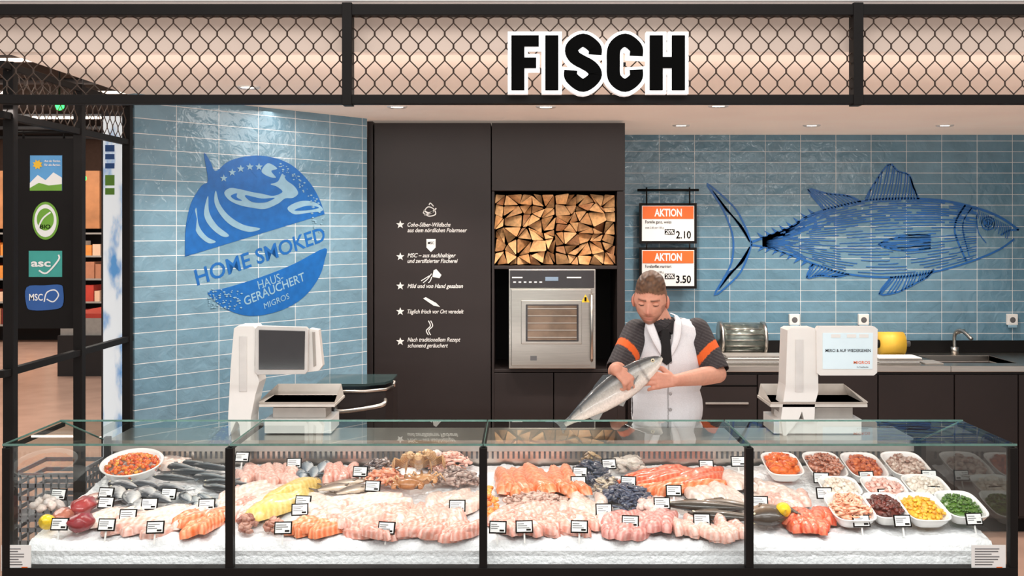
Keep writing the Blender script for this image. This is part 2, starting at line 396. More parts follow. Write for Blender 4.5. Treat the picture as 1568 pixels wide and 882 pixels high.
b.pb(653,667,366,379,D-.002,.001,CHALK); shape(b,[(653,379),(667,379),(660,386)],fnC,FN,CHALK,.001,.001)
ptext(b,"MSC",655,665,374,4,D-.002,SIGNB,.02,0,.001)
shape(b,[(664,414),(668,412),(676,421),(673,426),(662,424)],fnC,FN,CHALK,.001,.001); rb([(661,419),(655,427),(648,433)],1.2); rb([(658,422),(650,427),(645,430)],1.2); rb([(661,424),(659,430),(656,433)],1.2)
shape(b,[(648,457),(652,455),(668,464),(674,470),(664,468)],fnC,FN,CHALK,.001,.001)
for dx in (0,3.5): rb([(656+dx,513),(653+dx,506),(659+dx,499),(656+dx,491)],1.4)
b.build('chalk_lettering',tower)

# ================= left wall logo =================
PD=A0.dot(nW)
def WL(p,lift=0):
    d=Vector(((p.x-CX)/F,1,-(p.y-CY)/F)); o=Vector((0,0,CH))
    t=(PD-o.dot(nW))/d.dot(nW); return o+d*t
b=MB()
def sh(pts,mt,lift,n=6,closed=True): shape(b,cr(pts,n,True),WL,nW,mt,.001,lift)
cap=[(283,393),(284,350),(292,312),(308,285),(318,276),(312,235),(322,248),(330,262),(350,247),(380,239),(412,240),(445,252),(472,277),(488,303),(497,328)]
shape(b,cr(cap,5)+[Vector((283,393))],WL,nW,INK,.001,.001)
sh([(338,290),(352,282),(372,283),(395,287),(410,280),(414,262),(403,258),(395,262),(384,262),(392,272),(378,276),(360,280),(345,283)],INK,.0015)
sh([(343,295),(352,288),(368,290),(385,294),(402,297),(418,300),(432,294),(424,286),(414,282),(425,278),(432,266),(438,276),(450,285),(456,296),(448,303),(436,304),(425,312),(405,320),(385,318),(366,314),(350,306)],INKL,.002)
sh([(353,300),(362,296),(362,302),(370,307),(360,306)],INK,.003); sh([(375,299),(400,304),(420,303),(405,310),(385,309)],INK,.003)
sh([(330,292),(336,312),(350,330),(372,344),(398,350),(380,355),(355,346),(338,330),(328,310)],INKL,.002)
sh([(318,300),(320,325),(332,345),(350,360),(340,362),(322,348),(312,328)],INKL,.002)
sh([(300,318),(304,345),(316,362),(330,370),(318,372),(302,358),(296,338)],INKL,.002)
sh([(400,262),(410,250),(424,258),(415,262),(422,272),(410,270)],INKL,.002)
shape(b,[(297,318),(301,335),(296,388),(283,392),(284,350)],WL,nW,INK,.001,.0022)
sh([(440,318),(460,308),(482,310),(494,322),(470,326),(450,328)],INKL,.002); sh([(450,322),(470,315),(488,318),(470,322)],INK,.003)
for u,v in ((342,273),(355,264),(368,258.5),(382,255.5),(396,255.5)): star(u,v,6,WL,nW,INKL,b,.003)
low=[(318,447),(345,441),(400,424),(450,404),(497,380),(497,398),(488,425),(468,452),(440,471),(405,482),(375,483),(345,473),(328,460)]
shape(b,cr(low,4,True),WL,nW,INK,.001,.001)
def wt(s,u0,v0,u1,v1,h,mt,bold,lift):
    a=WL(Vector((u0,v0)));c=WL(Vector((u1,v1))); up=(WL(Vector((u0,v0-10)))-a)/10
    text(b,s,a,c,up.length*h,up.normalized(),nW,mt,bold,0,lift)
wt("HOME SMOKED",302,437,499,368,24,INK,.016,.001)
wt("HAUS-",396,443,434,429,13,INKL,.0,.003); wt("GERÄUCHERT",375,468,467,429,13.5,INKL,.01,.003); wt("MIGROS",405,473,443,457,9,INKL,0,.003)
for k in range(150):
    if R()<.5: u=U(318,370); v=450+U(-8,24)*(1) 
    else: a=U(-1.2,.15); u=392+U(85,104)*cos(a); v=345+U(85,104)*sin(a)
    if v<238: continue
    r=U(.8,2.4); shape(b,[(u-r,v),(u,v-r*.6),(u+r,v),(u,v+r*.6)],WL,nW,INKL,.001,.0035)
b.build('home_smoked_wall_logo')
# ================= tuna drawing on back wall =================
b=MB(); D=7.498; fnR=lambda p:PT(p.x,p.y,D)
upc=[(1150,371),(1180,360),(1210,348),(1240,330),(1280,317),(1330,307),(1380,304),(1440,307),(1490,317),(1530,332),(1560,352)]
loc_=[(1150,375),(1180,380),(1210,390),(1250,405),(1290,418),(1340,424),(1390,423),(1440,414),(1490,399),(1530,382),(1553,366)]
uc=cr(upc,8); lc=cr(loc_,8)
def st(p,w=2,n=6,mt=INK,l=.001): ribbon(b,cr(p,n),w,fnR,FN,mt,.001,l)
st(upc,3.6,8); st(loc_,2.8,8)
def interp(t,i): 
    return uc[i]*(1-t)+lc[i]*t
for t in [.03,.06,.09,.12,.15,.18,.21,.24,.27,.31,.35,.39,.43,.47,.51,.55,.59,.63,.67,.71,.75,.79,.83,.87,.91,.95]:
    i=5
    while i<64:
        n=random.randint(5,16); j=min(i+n,66)
        pts=[interp(t+U(-.004,.004),k) for k in range(i,j)]
        if len(pts)>2: ribbon(b,pts,2.1 if t<.35 else 1.3,fnR,FN,INK,.001,.001)
        i=j+random.randint(0 if t<.35 else 1,2 if t<.35 else 5)
for k in range(20):
    u=1498+k*2.6; v0=322+k*1.3; ribbon(b,cr([(u,v0),(u-3,v0+U(10,24))],3),1.1,fnR,FN,INK,.001,.001)
tl=[(1150,371),(1140,345),(1122,315),(1082,281),(1104,315),(1119,350),(1123,376),(1118,408),(1094,452),(1128,424),(1142,400),(1150,376)]
st(tl+[tl[0]],2.8,4)
for k in range(12):
    t=k/12; st([(1148,370),(1128+t*8,340+t*6),(1090+t*22,290+t*34)],1.6); st([(1148,378),(1130+t*8,405-t*4),(1100+t*18,444-t*30)],1.6)
def fin(root0,root1,tips,n=9):
    poly=[root0]+tips+[root1]; st(poly,2.6,3)
    P=cr(tips,6); a=Vector(root0);c=Vector(root1)
    for k in range(n):
        t=(k+.5)/n; tip=P[int(t*(len(P)-1))]; st([a+(c-a)*t,(a+(c-a)*t+tip)/2+Vector((1,0)),tip],1.8,3)
fin((1325,307),(1407,305),[(1333,290),(1360,252),(1375,262),(1392,268),(1398,285)],17)
fin((1262,322),(1318,309),[(1237,290),(1265,296),(1300,300)],11)
fin((1245,404),(1300,420),[(1235,425),(1255,422),(1280,424)],10)
fin((1365,424),(1430,412),[(1346,450),(1375,447),(1405,432),(1420,424)],14)
fin((1425,360),(1425,380),[(1390,360),(1345,374),(1385,384)],8)
st([(1478,314),(1465,335),(1462,355),(1470,378),(1480,400)],2.8); st([(1488,318),(1474,345),(1484,392)],1.8)
for r,w in ((10,1.8),(6,2.2)): st([(1513+r*cos(a),342+r*sin(a)) for a in [k*pi/6 for k in range(13)]],w,3)
shape(b,[(1513+3.5*cos(k*pi/4),342+3.5*sin(k*pi/4)) for k in range(8)],fnR,FN,INK,.001,.001)
st([(1560,352),(1545,353),(1532,360)],2.6); st([(1495,330),(1498,355),(1510,372)],1.4)
for k in range(8):
    u=1165+k*11; yv=[p for p in uc if p.x>=u][0].y; yl=[p for p in lc if p.x>=u][0].y
    shape(b,[(u,yv),(u-6,yv-9),(u+6,yv-2)],fnR,FN,INK,.001,.001); shape(b,[(u,yl),(u-5,yl+8),(u+6,yl+2)],fnR,FN,INK,.001,.001)
b.build('tuna_wall_drawing')

# ================= AKTION signs =================
D=7.4
b=MB(); b.tube([PT(976,291,D),PT(1070,291,D)],.009,BLACK,8)
for u in (990,1056): b.tube([PT(u,287,D),PT(u,314,D)],.006,BLACK,6); b.tube([PT(u,372,D),PT(u,382,D)],.006,BLACK,6); b.tube([PT(u,291,D),PT(u,291,D)+Vector((0,.1,0))],.008,BLACK,6)
for (v0,v1,l1,pr) in ((311,373,"Forelle ganz, weiss","2.10"),(379,442,"Forellenfilet mariniert","3.50")):
    b.pb(979,1067,v0,v1,D,.02,BLACK); b.pb(983,1063,v0+4,v1-4,D-.003,.004,PAPER); b.pb(984,1062,v0+5,v0+24,D-.006,.004,ORANGE)
    ptext(b,"AKTION",1002,1044,v0+20,11,D-.006,PAPER,.03,0); ptext(b,l1,988,1028,v0+31,4.5,D-.003,SIGNB,.01,0)
    ptext(b,"statt 2.65 per 100 g",988,1016,v0+39,3,D-.003,SIGNB,0,0); ptext(b,pr,1035,1058,v0+54,11,D-.003,SIGNB,.02,0)
    b.pb(1018,1033,v0+40,v0+48,D-.006,.004,SIGNB); ptext(b,"20%",1019,1032,v0+47,6,D-.006,PAPER,.02,0)
b.build('price_sign_board')

# ================= back worktop =================
D=6.75; zt=Z(560,D); e=empty('back_worktop_unit'); b=MB()
x0=.67; x1=4.69
b.box(x0,x1,D+.08,7.49,0,.1,CABIN)
b.box(x0,x1,D+.03,7.49,.1,zt-.045,CAB)
seams=[960,1066,1160,1246,1345,1462,1560,1680]
for i in range(len(seams)-1):
    b.box(X(seams[i],D)+.004,X(seams[i+1],D)-.004,D+.005,D+.03,.12,zt-.06,CAB)
    if i in (1,): b.box(X(seams[i],D)+.06,X(seams[i+1],D)-.06,D-.01,D+.005,Z(619,D),Z(616,D),STEELD); b.box(X(seams[i],D),X(seams[i+1],D),D+.002,D+.006,Z(592,D),Z(590,D),SIGNB)
b.box(x0,x1,7.47,7.497,zt,zt+.085,CABIN)
b.build('cabinets',e,bevel=.002)
b=MB(); sx0=X(1432,7);sx1=X(1545,7)
b.box(x0,sx0,D-.01,7.47,zt-.04,zt,STEEL); b.box(sx1,x1,D-.01,7.47,zt-.04,zt,STEEL); b.box(sx0,sx1,D-.01,6.88,zt-.04,zt,STEEL); b.box(sx0,sx1,7.3,7.47,zt-.04,zt,STEEL)
b.box(sx0,sx1,6.88,7.3,zt-.2,zt-.19,STEELD); b.box(sx0-.01,sx0,6.88,7.3,zt-.2,zt,STEELD); b.box(sx1,sx1+.01,6.88,7.3,zt-.2,zt,STEELD)
b.box(sx0,sx1,7.3,7.31,zt-.2,zt-.04,STEELD)
b.build('steel_top',e,bevel=.003)
b=MB(); p=Vector((X(1462,7.38),7.38,zt))
b.tube([p,p+Vector((0,0,.05))],.028,STEEL); b.tube(cr([p,p+Vector((0,0,.14)),p+Vector((.03,-.05,.17)),p+Vector((.06,-.14,.12))],6),.013,STEEL); b.tube([p+Vector((0,0,.14)),p+Vector((.07,0,.17))],.009,STEEL)
b.build('sink_tap')
for nm,u0,u1,v0,mt in (('wrap_film_dispenser',1103,1168,494,mat('film_grey',(120,128,122),.2,.7,.3,18)),('yellow_paper_roll',1346,1382,508,mat('yellow_roll',(225,180,60),.5))):
    b=MB(); D=7.12; xx0=X(u0,D);xx1=X(u1,D); zc=(Z(v0,D)+zt+.02)/2; rr=(Z(v0,D)-zt-.02)/2
    b.tube([(xx0,D,zc),(xx1,D,zc)],rr,mt,24)
    if u0<1200:
        for x in (xx0,xx1): b.tube([(x-.01,D,zc),(x+.01,D,zc)],rr*1.07,STEEL,24)
        b.tube([(xx0,D-rr*.6,zc-rr*.7),(xx1,D-rr*.6,zc-rr*.7)],.012,STEEL)
        for k in range(6): b.tube([(xx0+.02,D+rr*cos(2.4+k*.35),zc+rr*sin(2.4+k*.35)),(xx1-.02,D+rr*cos(2.4+k*.35),zc+rr*sin(2.4+k*.35))],.004,STEEL,6)
    else: b.tube([(xx0-.012,D,zc),(xx0+.0,D,zc)],rr*.35,BLACK,16); b.tube([(xx1,D,zc),(xx1+.05,D,zc)],.02,GREY,12)
    b.box(xx0-.02,xx1+.03,D-.11,D+.1,zt+.001,zt+.03,STEELD)
    b.build(nm)
for u0,u1,n in ((1108,1196,5),(1340,1402,4),(1410,1438,1)):
    b=MB()
    for k in range(n): b.box(X(u0,6.9)+U(-.01,.01),X(u1,6.9)+U(-.01,.01),6.8+U(0,.02),6.98,zt+.001+k*.012,zt+.001+k*.012+.008,PAPER if k%2 else STEELD)
    b.build('paper_stack' if n>1 else 'notepad')
for u in (1217,1323,1551):
    b=MB(); D=7.47; b.pb(u-8,u+8,481,498,D,.03,WHITE); b.lathe([(.001,0),(.022,0),(.024,-.004)],PT(u,490,D-.001),GREY,16,M=Matrix.Rotation(pi/2,4,'X'))
    b.pb(u-7,u+7,498,502,D-.01,.01,INKL)
    b.build('wall_socket',bevel=.004)

# ================= service corner glass unit =================
b=MB(); D=5.25
pts=[(X(484,D),D+.35),(X(484,D),D),(X(560,D),D),(X(588,D),D+.06),(X(596,D),D+.16),(X(596,D),D+.35)]
zz=Z(600,D)
b.prism([Vector((x,y,0)) for x,y in pts],(0,0,zz),CAB)
b.prism([Vector((x*1.0,y-.01,zz+.03)) for x,y in pts],(0,0,.012),mat('dark_glass_top',(50,66,66),.08,0,.1))
for x,y in (pts[1],pts[4]): b.tube([(x,y+.02,zz),(x,y+.02,zz+.03)],.01,STEEL)
b.tube([(x,y-.012,zz+.005) for x,y in pts[1:5]],.008,STEEL)
rail=cr([PT(514,624,D-.02),PT(518,630,D-.06),PT(550,627,D-.07),PT(585,620,D-.06),PT(590,612,D-.01)],6)
b.tube(rail,.011,STEEL); b.build('service_corner_cabinet')

# ================= scales =================
def scale(name,side,du):
    D=4.62; b=MB()
    f=lambda pts,d0,dep,mt:b.prism([PT(u+du,v,d0) for u,v in pts],(0,dep,0),mt)
    if side==0:
        f([(358,503),(364,499),(388,499),(392,504),(390,560),(397,585),(391,605),(384,640),(384,672),(368,672),(366,650),(362,644),(358,652),(350,672),(349,640),(353,560)],D-.02,.13,WHITE)
        b.pb(366+du,378+du,515,600,D-.024,.006,mat('scale_seam',(215,213,210),.4))
        f([(388,510),(402,506),(402,562),(388,560)],D+.02,.04,WHITE)
        f([(391,503),(395,499),(468,501),(472,505),(471,569),(467,573),(394,574),(390,570)],D-.03,.03,mat('bezel_silver',(200,198,195),.35))
        f([(396,505),(467,507),(466,566),(396,566)],D-.033,.004,SCREEN)
        f([(474,503),(488,505),(494,560),(488,568),(472,570)],D+.02,.05,WHITE)
        f([(478,508),(482,508),(484,560),(480,562)],D+.015,.006,STEELD)
        t0,t1=398,514
    else:
        f([(1206,506),(1211,503),(1248,503),(1252,507),(1253,600),(1248,618),(1247,645),(1232,645),(1228,630),(1222,645),(1200,672),(1196,640),(1203,590)],D-.02,.13,WHITE)
        b.pb(1218,1230,520,600,D-.024,.006,mat('scale_seam2',(215,213,210),.4))
        f([(1250,506),(1254,500),(1339,500),(1344,504),(1343,571),(1338,575),(1256,575),(1251,571)],D-.035,.04,WHITE)
        f([(1260,510),(1337,510),(1336,565),(1260,565)],D-.038,.004,SCRL)
        for s,u0,u1,v,h,mt in (("MERCI & AUF WIEDERSEHEN",1264,1333,539,4.6,SIGNB),("MIGROS",1307,1332,557,4.2,ORANGE),("Ihr Detailhändler",1312,1330,563,2,GREY)):
            text(b,s,PT(u0,v,D-.038),PT(u1,v,D-.038),h*D/F,UP,FN,mt,.01)
        for u in (1273,1297,1316): b.pb(u,u+14,512,517,D-.041,.003,WHITE)
        t0,t1=1178,1326
    zb=1.085; x0=X(t0,D);x1=X(t1,D)
    b.box(x0+.02,x1-.02,D+.0,D+.2,zb,Z(642,D),WHITE)
    b.box(x0+.05,x1-.05,D+.03,D+.17,Z(642,D),Z(626,D),STEELD)
    PAN=mat('pan_steel',(205,200,192),.4,.15,.06,20)
    zt_=Z(618,D); b.box(x0,x1,D-.02,D+.24,zt_-.012,zt_,PAN)
    pv=[(x0+.005,D-.02,zt_),(x1-.005,D-.02,zt_),(x1-.005,D+.24,zt_),(x0+.005,D+.24,zt_)]
    pv2=[(x0-.0,D-.03,zt_+.012),(x1+.0,D-.03,zt_+.012),(x1-.02,D+.26,zt_+.05),(x0+.02,D+.26,zt_+.05)]
    b.add(pv+pv2,[(0,1,2,3),(0,1,5,4),(1,2,6,5),(2,3,7,6),(3,0,4,7)],PAN)
    b.build(name,bevel=.004)
scale('weighing_scale',0,0); scale('weighing_scale',1,0)

# ================= COUNTER CASE =================
e=empty('fish_display_case')
FX0=X(6,3.6); FX1=X(1556,3.6); D0=3.6; GT=1.25; GB=4.04; BK=4.5
b=MB()
cen=[352,740,1147]; posts=[FX0+.012]+[X(u,D0) for u in cen]+[FX1-.012]
for x in posts: b.box(x-.0135,x+.0135,D0-.012,D0+.02,.0,GT-.012,BLACK)
for x in posts: b.box(x-.008,x+.008,D0,GB,GT-.022,GT-.008,BLACK)
b.box(FX0,FX1,D0-.015,D0+.03,Z(882,D0),Z(868,D0),BLACK)
b.box(FX0,FX1,D0+.0,D0+.04,.1,Z(882,D0),CAB); b.box(FX0+.05,FX1-.05,D0+.06,4.7,0,.1,BLACK)
for x in (FX0+.01,FX1-.01):
    b.box(x-.01,x+.01,D0,4.75,.1,.8,CAB); b.box(x-.012,x+.012,4.46,4.49,.8,1.1,BLACK)
b.build('frame',e,bevel=.0015)
b=MB()
b.box(FX0+.02,FX1-.02,D0+.03,BK,.72,.74,STEELD); b.box(FX0+.02,FX1-.02,BK,BK+.02,.1,1.06,STEEL)
b.box(FX0+.0,FX1-.0,BK-.005,4.78,1.06,1.08,STEEL); b.box(FX0+.02,FX1-.02,BK-.02,BK,1.035,1.06,STEELD)
for k in range(150):
    x=FX0+.06+k*(FX1-FX0-.12)/150; b.box(x,x+.009,BK-.004,BK,1.0,1.03,GREY)
b.box(FX0+.02,FX1-.02,4.72,4.78,.1,1.06,STEELD)
b.build('steel_well',e)
b=MB(); xs=[FX0]+[X(u,D0) for u in cen]+[FX1]
for i in range(4):
    a,c=xs[i]+(.0 if i==0 else .002),xs[i+1]-.002
    b.add([(a,D0,.80),(c,D0,.80),(c,D0,GT),(a,D0,GT)],[(0,1,2,3)],GLASS)
    b.add([(a,D0-.01,GT),(c,D0-.01,GT),(c,GB,GT),(a,GB,GT)],[(0,1,2,3)],GLASST)
    for (y0,y1) in ((D0-.012,D0-.008),(GB,GB+.004)): b.box(a,c,y0,y1,GT-.004,GT+.003,GEDGE)
    b.box(a-.001,a+.0015,D0,GB,GT-.004,GT+.002,GEDGE)
for x in (FX0,FX1):
    b.add([(x,D0,.80),(x,4.46,.80),(x,4.46,1.09),(x,GB,GT),(x,D0,GT)],[(0,1,2,3,4)],GLASS)
    b.tube([(x,GB,GT),(x,4.46,1.09)],.004,GEDGE,6)
b.build('glass_panels',e)
for (u0,u1,D) in ((0,47,3.59),(1486,1540,3.59)):
    b=MB(); b.pb(u0+2,u1,835,874,D,.004,PAPER)
    for k in range(7): b.pb(u0+7,u1-8-U(0,14),840+k*4,841.3+k*4,D-.001,.001,GREY)
    b.pb(u1-14,u1-5,868,870,D-.001,.001,ORANGE); b.build('allergen_notice')

# ---- ice bed
def bz(D): return .9+.11*(D-3.68)
def bp(u,v,dz=0):
    D=1.505/((v-350)/F+.11); return Vector((X(u,D),D,bz(D)+dz))
ICE=mat('crushed_ice',(246,247,249),.3,0,.03,50,.6,70,coat=.3)
b=MB(); nx=520; ny=90; vs=[];fs=[]
for j in range(ny+1):
    for i in range(nx+1):
        x=FX0+.05+(FX1-FX0-.1)*i/nx; y=3.655+(BK-.03-3.655)*j/ny
        h=noise.noise(Vector((x*9,y*9,0)))*.012+noise.noise(Vector((x*45,y*45,3)))*.006+noise.noise(Vector((x*110,y*110,3)))*.003
        z=bz(y)-.012+h
        if j==0: z=.79; y-=.005
        elif j<3: z-= (3-j)*.012
        vs.append((x,y,z))
for j in range(ny):
    for i in range(nx): fs.append((j*(nx+1)+i,j*(nx+1)+i+1,(j+1)*(nx+1)+i+1,(j+1)*(nx+1)+i))
b.add(vs,fs,ICE,True)
b.box(FX0+.05,FX1-.05,3.66,BK-.03,.741,.86,ICE)
b.build('crushed_ice_bed')

# ---- food makers
def RM(P,yaw,tilt=0,roll=0): return Matrix.Translation(P)@Matrix.Rotation(yaw,4,'Z')@Matrix.Rotation(tilt,4,'Y')@Matrix.Rotation(roll,4,'X')
def fillet(mb,P,L,W,H,yaw,c1,c2,per=7,bend=0.0,tilt=0,roll=0):
    n=30;m=10; vs=[];cs=[]; sd=U(0,50); k0=U(.88,1.06)
    for i in range(n+1):
        s=i/n; w=W/2*max(.04,sin(pi*min(1,s*.86+.10)))**.6; e_=max(0,sin(pi*(.02+.96*s)))**.4
        for j in range(m+1):
            jj=min(max(j,1),m-1); t=-1+2*(jj-1)/(m-2)
            h=H*max(0,1-t*t)**.55*e_*(1+.3*noise.noise(Vector((s*5,t*1.5,sd))))
            if abs(t)<.05: h-=H*.12
            if j in (0,m): h=-.02
            if i in (0,n): h=-.02
            vs.append(((s-.5)*L,t*w*(1+.18*noise.noise(Vector((s*5,sd,t))))+bend*L*((s-.5)**2)*4,h))
            q=.5+.5*sin(2*pi*(s*per+.9*abs(t)**1.2)); q=q*q*.65
            q=q+.25*(abs(noise.noise(Vector((s*3,t*2,sd)))))
            if abs(t)<.14: q=min(1,q+.3)
            c=mixc(c1,c2,min(1,q)); cs.append((c[0]*k0,c[1]*k0,c[2]*k0,1))
    fs=[(i*(m+1)+j,i*(m+1)+j+1,(i+1)*(m+1)+j+1,(i+1)*(m+1)+j) for i in range(n) for j in range(m)]
    mb.add(vs,fs,FOOD,True,RM(P,yaw,tilt,roll),cs)
PROF=[(0,.10),(.04,.36),(.1,.6),(.2,.86),(.32,1),(.45,1),(.6,.85),(.75,.56),(.87,.27),(.93,.2)]
def prof(s):
    for (a,x),(c,y) in zip(PROF,PROF[1:]):
        if s<=c: 
            t=(s-a)/(c-a); return x+(y-x)*t
    return .2
def fish(mb,M,L,H,back,side,belly,spots=0,thick=.55,mt=None,n=30,tailk=1.0):
    mt=mt or FOOD; m=14; vs=[];cs=[]; sd=U(0,99)
    for i in range(n+1):
        s=.93*i/n; h=prof(s)*H/2
        for k in range(m):
            a=2*pi*k/m; y=cos(a)*h; z=sin(a)*h*thick
            vs.append(((.5-s)*L,y,z))
            t=cos(a)
            c=mixc(side,back,min(1,max(0,(t-.15)*2.2))) if t>0 else mixc(side,belly,min(1,-t*1.6))
            if spots and t>.1 and noise.noise(Vector((s*40,t*6,sd)))>.3: c=mixc(c,back,.6)
            if abs(s-.19)<.012: c=mixc(c,C(60,50,50),.6)
            cs.append(c)
    fs=[(i*m+k,i*m+(k+1)%m,(i+1)*m+(k+1)%m,(i+1)*m+k) for i in range(n) for k in range(m)]+[tuple(range(m))]
    mb.add(vs,fs,mt,True,M,cs)
    x=(.5-.92)*L; th=.003*L/.3
    tail=[(x,H*.1),(x-.05*L*tailk,H*.28*tailk),(x-.12*L*tailk,H*.52*tailk),(x-.095*L*tailk,H*.15),(x-.085*L*tailk,0),(x-.095*L*tailk,-H*.15),(x-.12*L*tailk,-H*.52*tailk),(x-.05*L*tailk,-H*.28*tailk),(x,-H*.1)]
    def fin_(pl,c): mb.prism([M@Vector((p[0],p[1],-th/2)) for p in pl],M.to_3x3()@Vector((0,0,th)),mt,c)
    fin_(tail,mixc(back,side,.3))
    fin_([(.12*L,H*.42),(.04*L,H*.62),(-.06*L,H*.5),(-.1*L,H*.42)],back); fin_([(-.12*L,-H*.38),(-.2*L,-H*.55),(-.24*L,-H*.28)],mixc(back,side,.5)); fin_([(.1*L,-H*.44),(.03*L,-H*.6),(0,-H*.44)],mixc(back,side,.5))
    for sg_ in (1,-1):
        mb.prism([M@Vector((p[0],p[1],sg_*H*thick*.46)) for p in [(.27*L,-.05*H),(.17*L,-.30*H),(.13*L,-.2*H)]],M.to_3x3()@Vector((0,0,th*sg_)),mt,mixc(back,side,.4))
        mb.ell((0,0,0),(H*.07,H*.07,H*.04),mt,M@Matrix.Translation((L*.425,H*.08,sg_*H*thick*.24)),C(225,215,180),8,5)
        mb.ell((0,0,0),(H*.04,H*.04,H*.04),mt,M@Matrix.Translation((L*.425,H*.08,sg_*H*thick*.26)),C(10,10,12),8,5)
def shrimp(mb,P,r,yaw,c,roll=0):
    M=RM(P,yaw,0,roll); pts=[];rd=[];cl=[]
    for k in range(9):
        a=k/8*pi*1.35; pts.append(M@Vector((r*cos(a),r*sin(a),r*.3))); rd.append(r*.38*(1-.7*k/8)*(1+.15*(k%2))); cl.append(mixc(c,C(250,225,210),.35*(k%2)))
    mb.tube(pts,rd,FOOD,7,cl); 
    for q in (-1,1): mb.tube([pts[-1],pts[-1]+(pts[-1]-pts[-2])*1.4+Vector((0,q*r*.2,0))],[r*.1,r*.22],FOOD,5,c)
def mussel(mb,P,r,c):
    M=Matrix.Translation(P)@Matrix.Rotation(U(0,6.28),4,'Z')@Matrix.Rotation(U(-.7,.7),4,'X')@Matrix.Rotation(U(-.5,.5),4,'Y')
    n=7;m=10;vs=[];cs=[]
    for i in range(n+1):
        s=i/n; w=r*.5*sin(pi*min(1,s*.8+.03))**.8
        for k in range(m):
            a=2*pi*k/m; vs.append(((s-.5)*2*r,cos(a)*w,sin(a)*w*.6)); cs.append(mixc(c,C(120,130,150),.5*R()*abs(cos(a))**6+.1*(i%2)))
    mb.add(vs,[(i*m+k,i*m+(k+1)%m,(i+1)*m+(k+1)%m,(i+1)*m+k) for i in range(n) for k in range(m)]+[tuple(range(m)),tuple(n*m+k for k in range(m))],FOOD,True,M,cs)
def chunk(mb,P,r,c,fl=.7):
    M=Matrix.Rotation(U(0,6.28),4,'Z')@Matrix.Rotation(U(-.6,.6),4,'X')
    mb.ell(P,(r*U(.8,1.4),r*U(.6,1),r*fl),FOOD,M,mixc(c[0],c[1],R()),8,6,.6,U(0,90))
SAL=(C(232,112,58),C(250,186,142)); SALD=(C(222,82,42),C(246,156,116)); PNK=(C(226,164,146),C(244,218,208)); WHT=(C(226,198,184),C(244,232,224)); ROSE=(C(216,136,116),C(244,208,196))
def cover(name,u0,u1,v0,v1,n,L,W,yaw,c,H=.02,per=6,jy=12):
    mb=MB(); n=int(n*1.3)
    for k in range(n):
        t=(k+.5)/n; v=U(v0,v1); u=u0+(u1-u0)*t+U(-5,5)
        fillet(mb,bp(u,v,.006+U(0,.016)),L*U(.85,1.15),W*U(.85,1.2),H*.78,radians(yaw+U(-jy,jy)),c[0],c[1],per,U(-.12,.12),U(-.05,.05),U(-.22,.22))
    return mb.build(name)
def scat(u,v,ru,rv):
    a=U(0,6.28); r=sqrt(R()); return u+ru*r*cos(a), v+rv*r*sin(a), r
def pile(name,u,v,ru,rv,n,kind,size,c,hgt=.04,fl=.7):
    mb=MB()
    for k in range(n):
        uu,vv,r=scat(u,v,ru,rv); P=bp(uu,vv,.008+hgt*(1-r*r)*U(.5,1))
        s=size*U(.8,1.2)
        if kind=='shrimp': shrimp(mb,P,s,U(0,6.28),mixc(c[0],c[1],R()),U(-.5,.5))
        elif kind=='mussel': mussel(mb,P,s,mixc(c[0],c[1],R()))
        else: chunk(mb,P,s,c,fl)
    return mb.build(name)
def fishes(name,lst,back,side,belly,spots=1,thick=.5):
    mb=MB()
    for (u,v,L,H,yaw) in lst:
        P=bp(u,v,H*thick*.5+.004)
        fish(mb,RM(P,radians(yaw),U(-.04,.04),U(-.15,.15)),L,H,back,side,belly,spots,thick,n=22)
    return mb.build(name)
# --- section 1
mb=MB(); P=bp(204,728,.0); Mt=Matrix.Rotation(radians(14),4,'X')
mb.lathe([(.001,.0),(.07,.0),(.1,.02),(.122,.055),(.128,.06),(.124,.064),(.115,.056),(.09,.03),(.001,.02)],P,DISH,40,Mt)
for k in range(280):
    a=U(0,6.28); r=sqrt(R())*.108; q=Mt@Vector((r*cos(a),r*sin(a),.045+.03*(1-(r/.105)**2)))
    chunk(mb,P+q,U(.006,.011),(C(245,130,30),C(200,60,20)) if R()<.8 else (C(250,180,60),C(190,110,30)))
mb.build('marinated_seafood_bowl')
fishes('mackerel_group',[(278,722,.24,.055,150),(300,730,.26,.055,160),(325,738,.26,.06,150),(350,746,.24,.055,165),(330,722,.25,.055,158),(268,738,.2,.05,170),(300,716,.22,.05,160),(338,754,.2,.05,150)],C(40,44,48),C(124,130,132),C(204,200,194))
fishes('sea_bream_group',[(178,765,.2,.08,120),(200,772,.2,.08,110),(226,764,.19,.075,130),(190,752,.18,.075,150),(245,772,.18,.07,140),(225,750,.17,.065,160),(262,756,.18,.07,150),(212,782,.17,.065,100)],C(64,68,74),C(170,170,172),C(218,214,208),1)
fishes('red_mullet_group',[(140,768,.15,.045,70),(155,775,.15,.045,60),(168,770,.14,.045,80)],C(140,70,60),C(205,150,135),C(235,210,200),0)
fishes('herring_group',[(285,768,.18,.045,120),(300,774,.18,.045,110),(316,770,.18,.045,125),(330,776,.17,.04,115)],C(70,82,92),C(172,176,176),C(220,218,212),0)
mb=MB(); mb.ell(bp(124,812,.03),(.045,.06,.032),FOOD,None,C(135,24,34),18,12,.25,3); mb.ell(bp(128,786,.03),(.042,.07,.032),FOOD,None,C(160,50,50),18,12,.3,9); mb.ell(bp(98,796,.02),(.035,.06,.022),FOOD,None,C(176,105,85),16,10,.3,5)
mb.build('tuna_loin_cuts')
LEM=[(.001,-.042),(.006,-.038),(.018,-.03),(.027,-.01),(.027,.01),(.018,.03),(.007,.038),(.001,.044)]
mb=MB(); mb.lathe(LEM,bp(72,812,.03),FOOD,18,Matrix.Rotation(1.2,4,'X'),C(240,200,30)); mb.build('lemon')
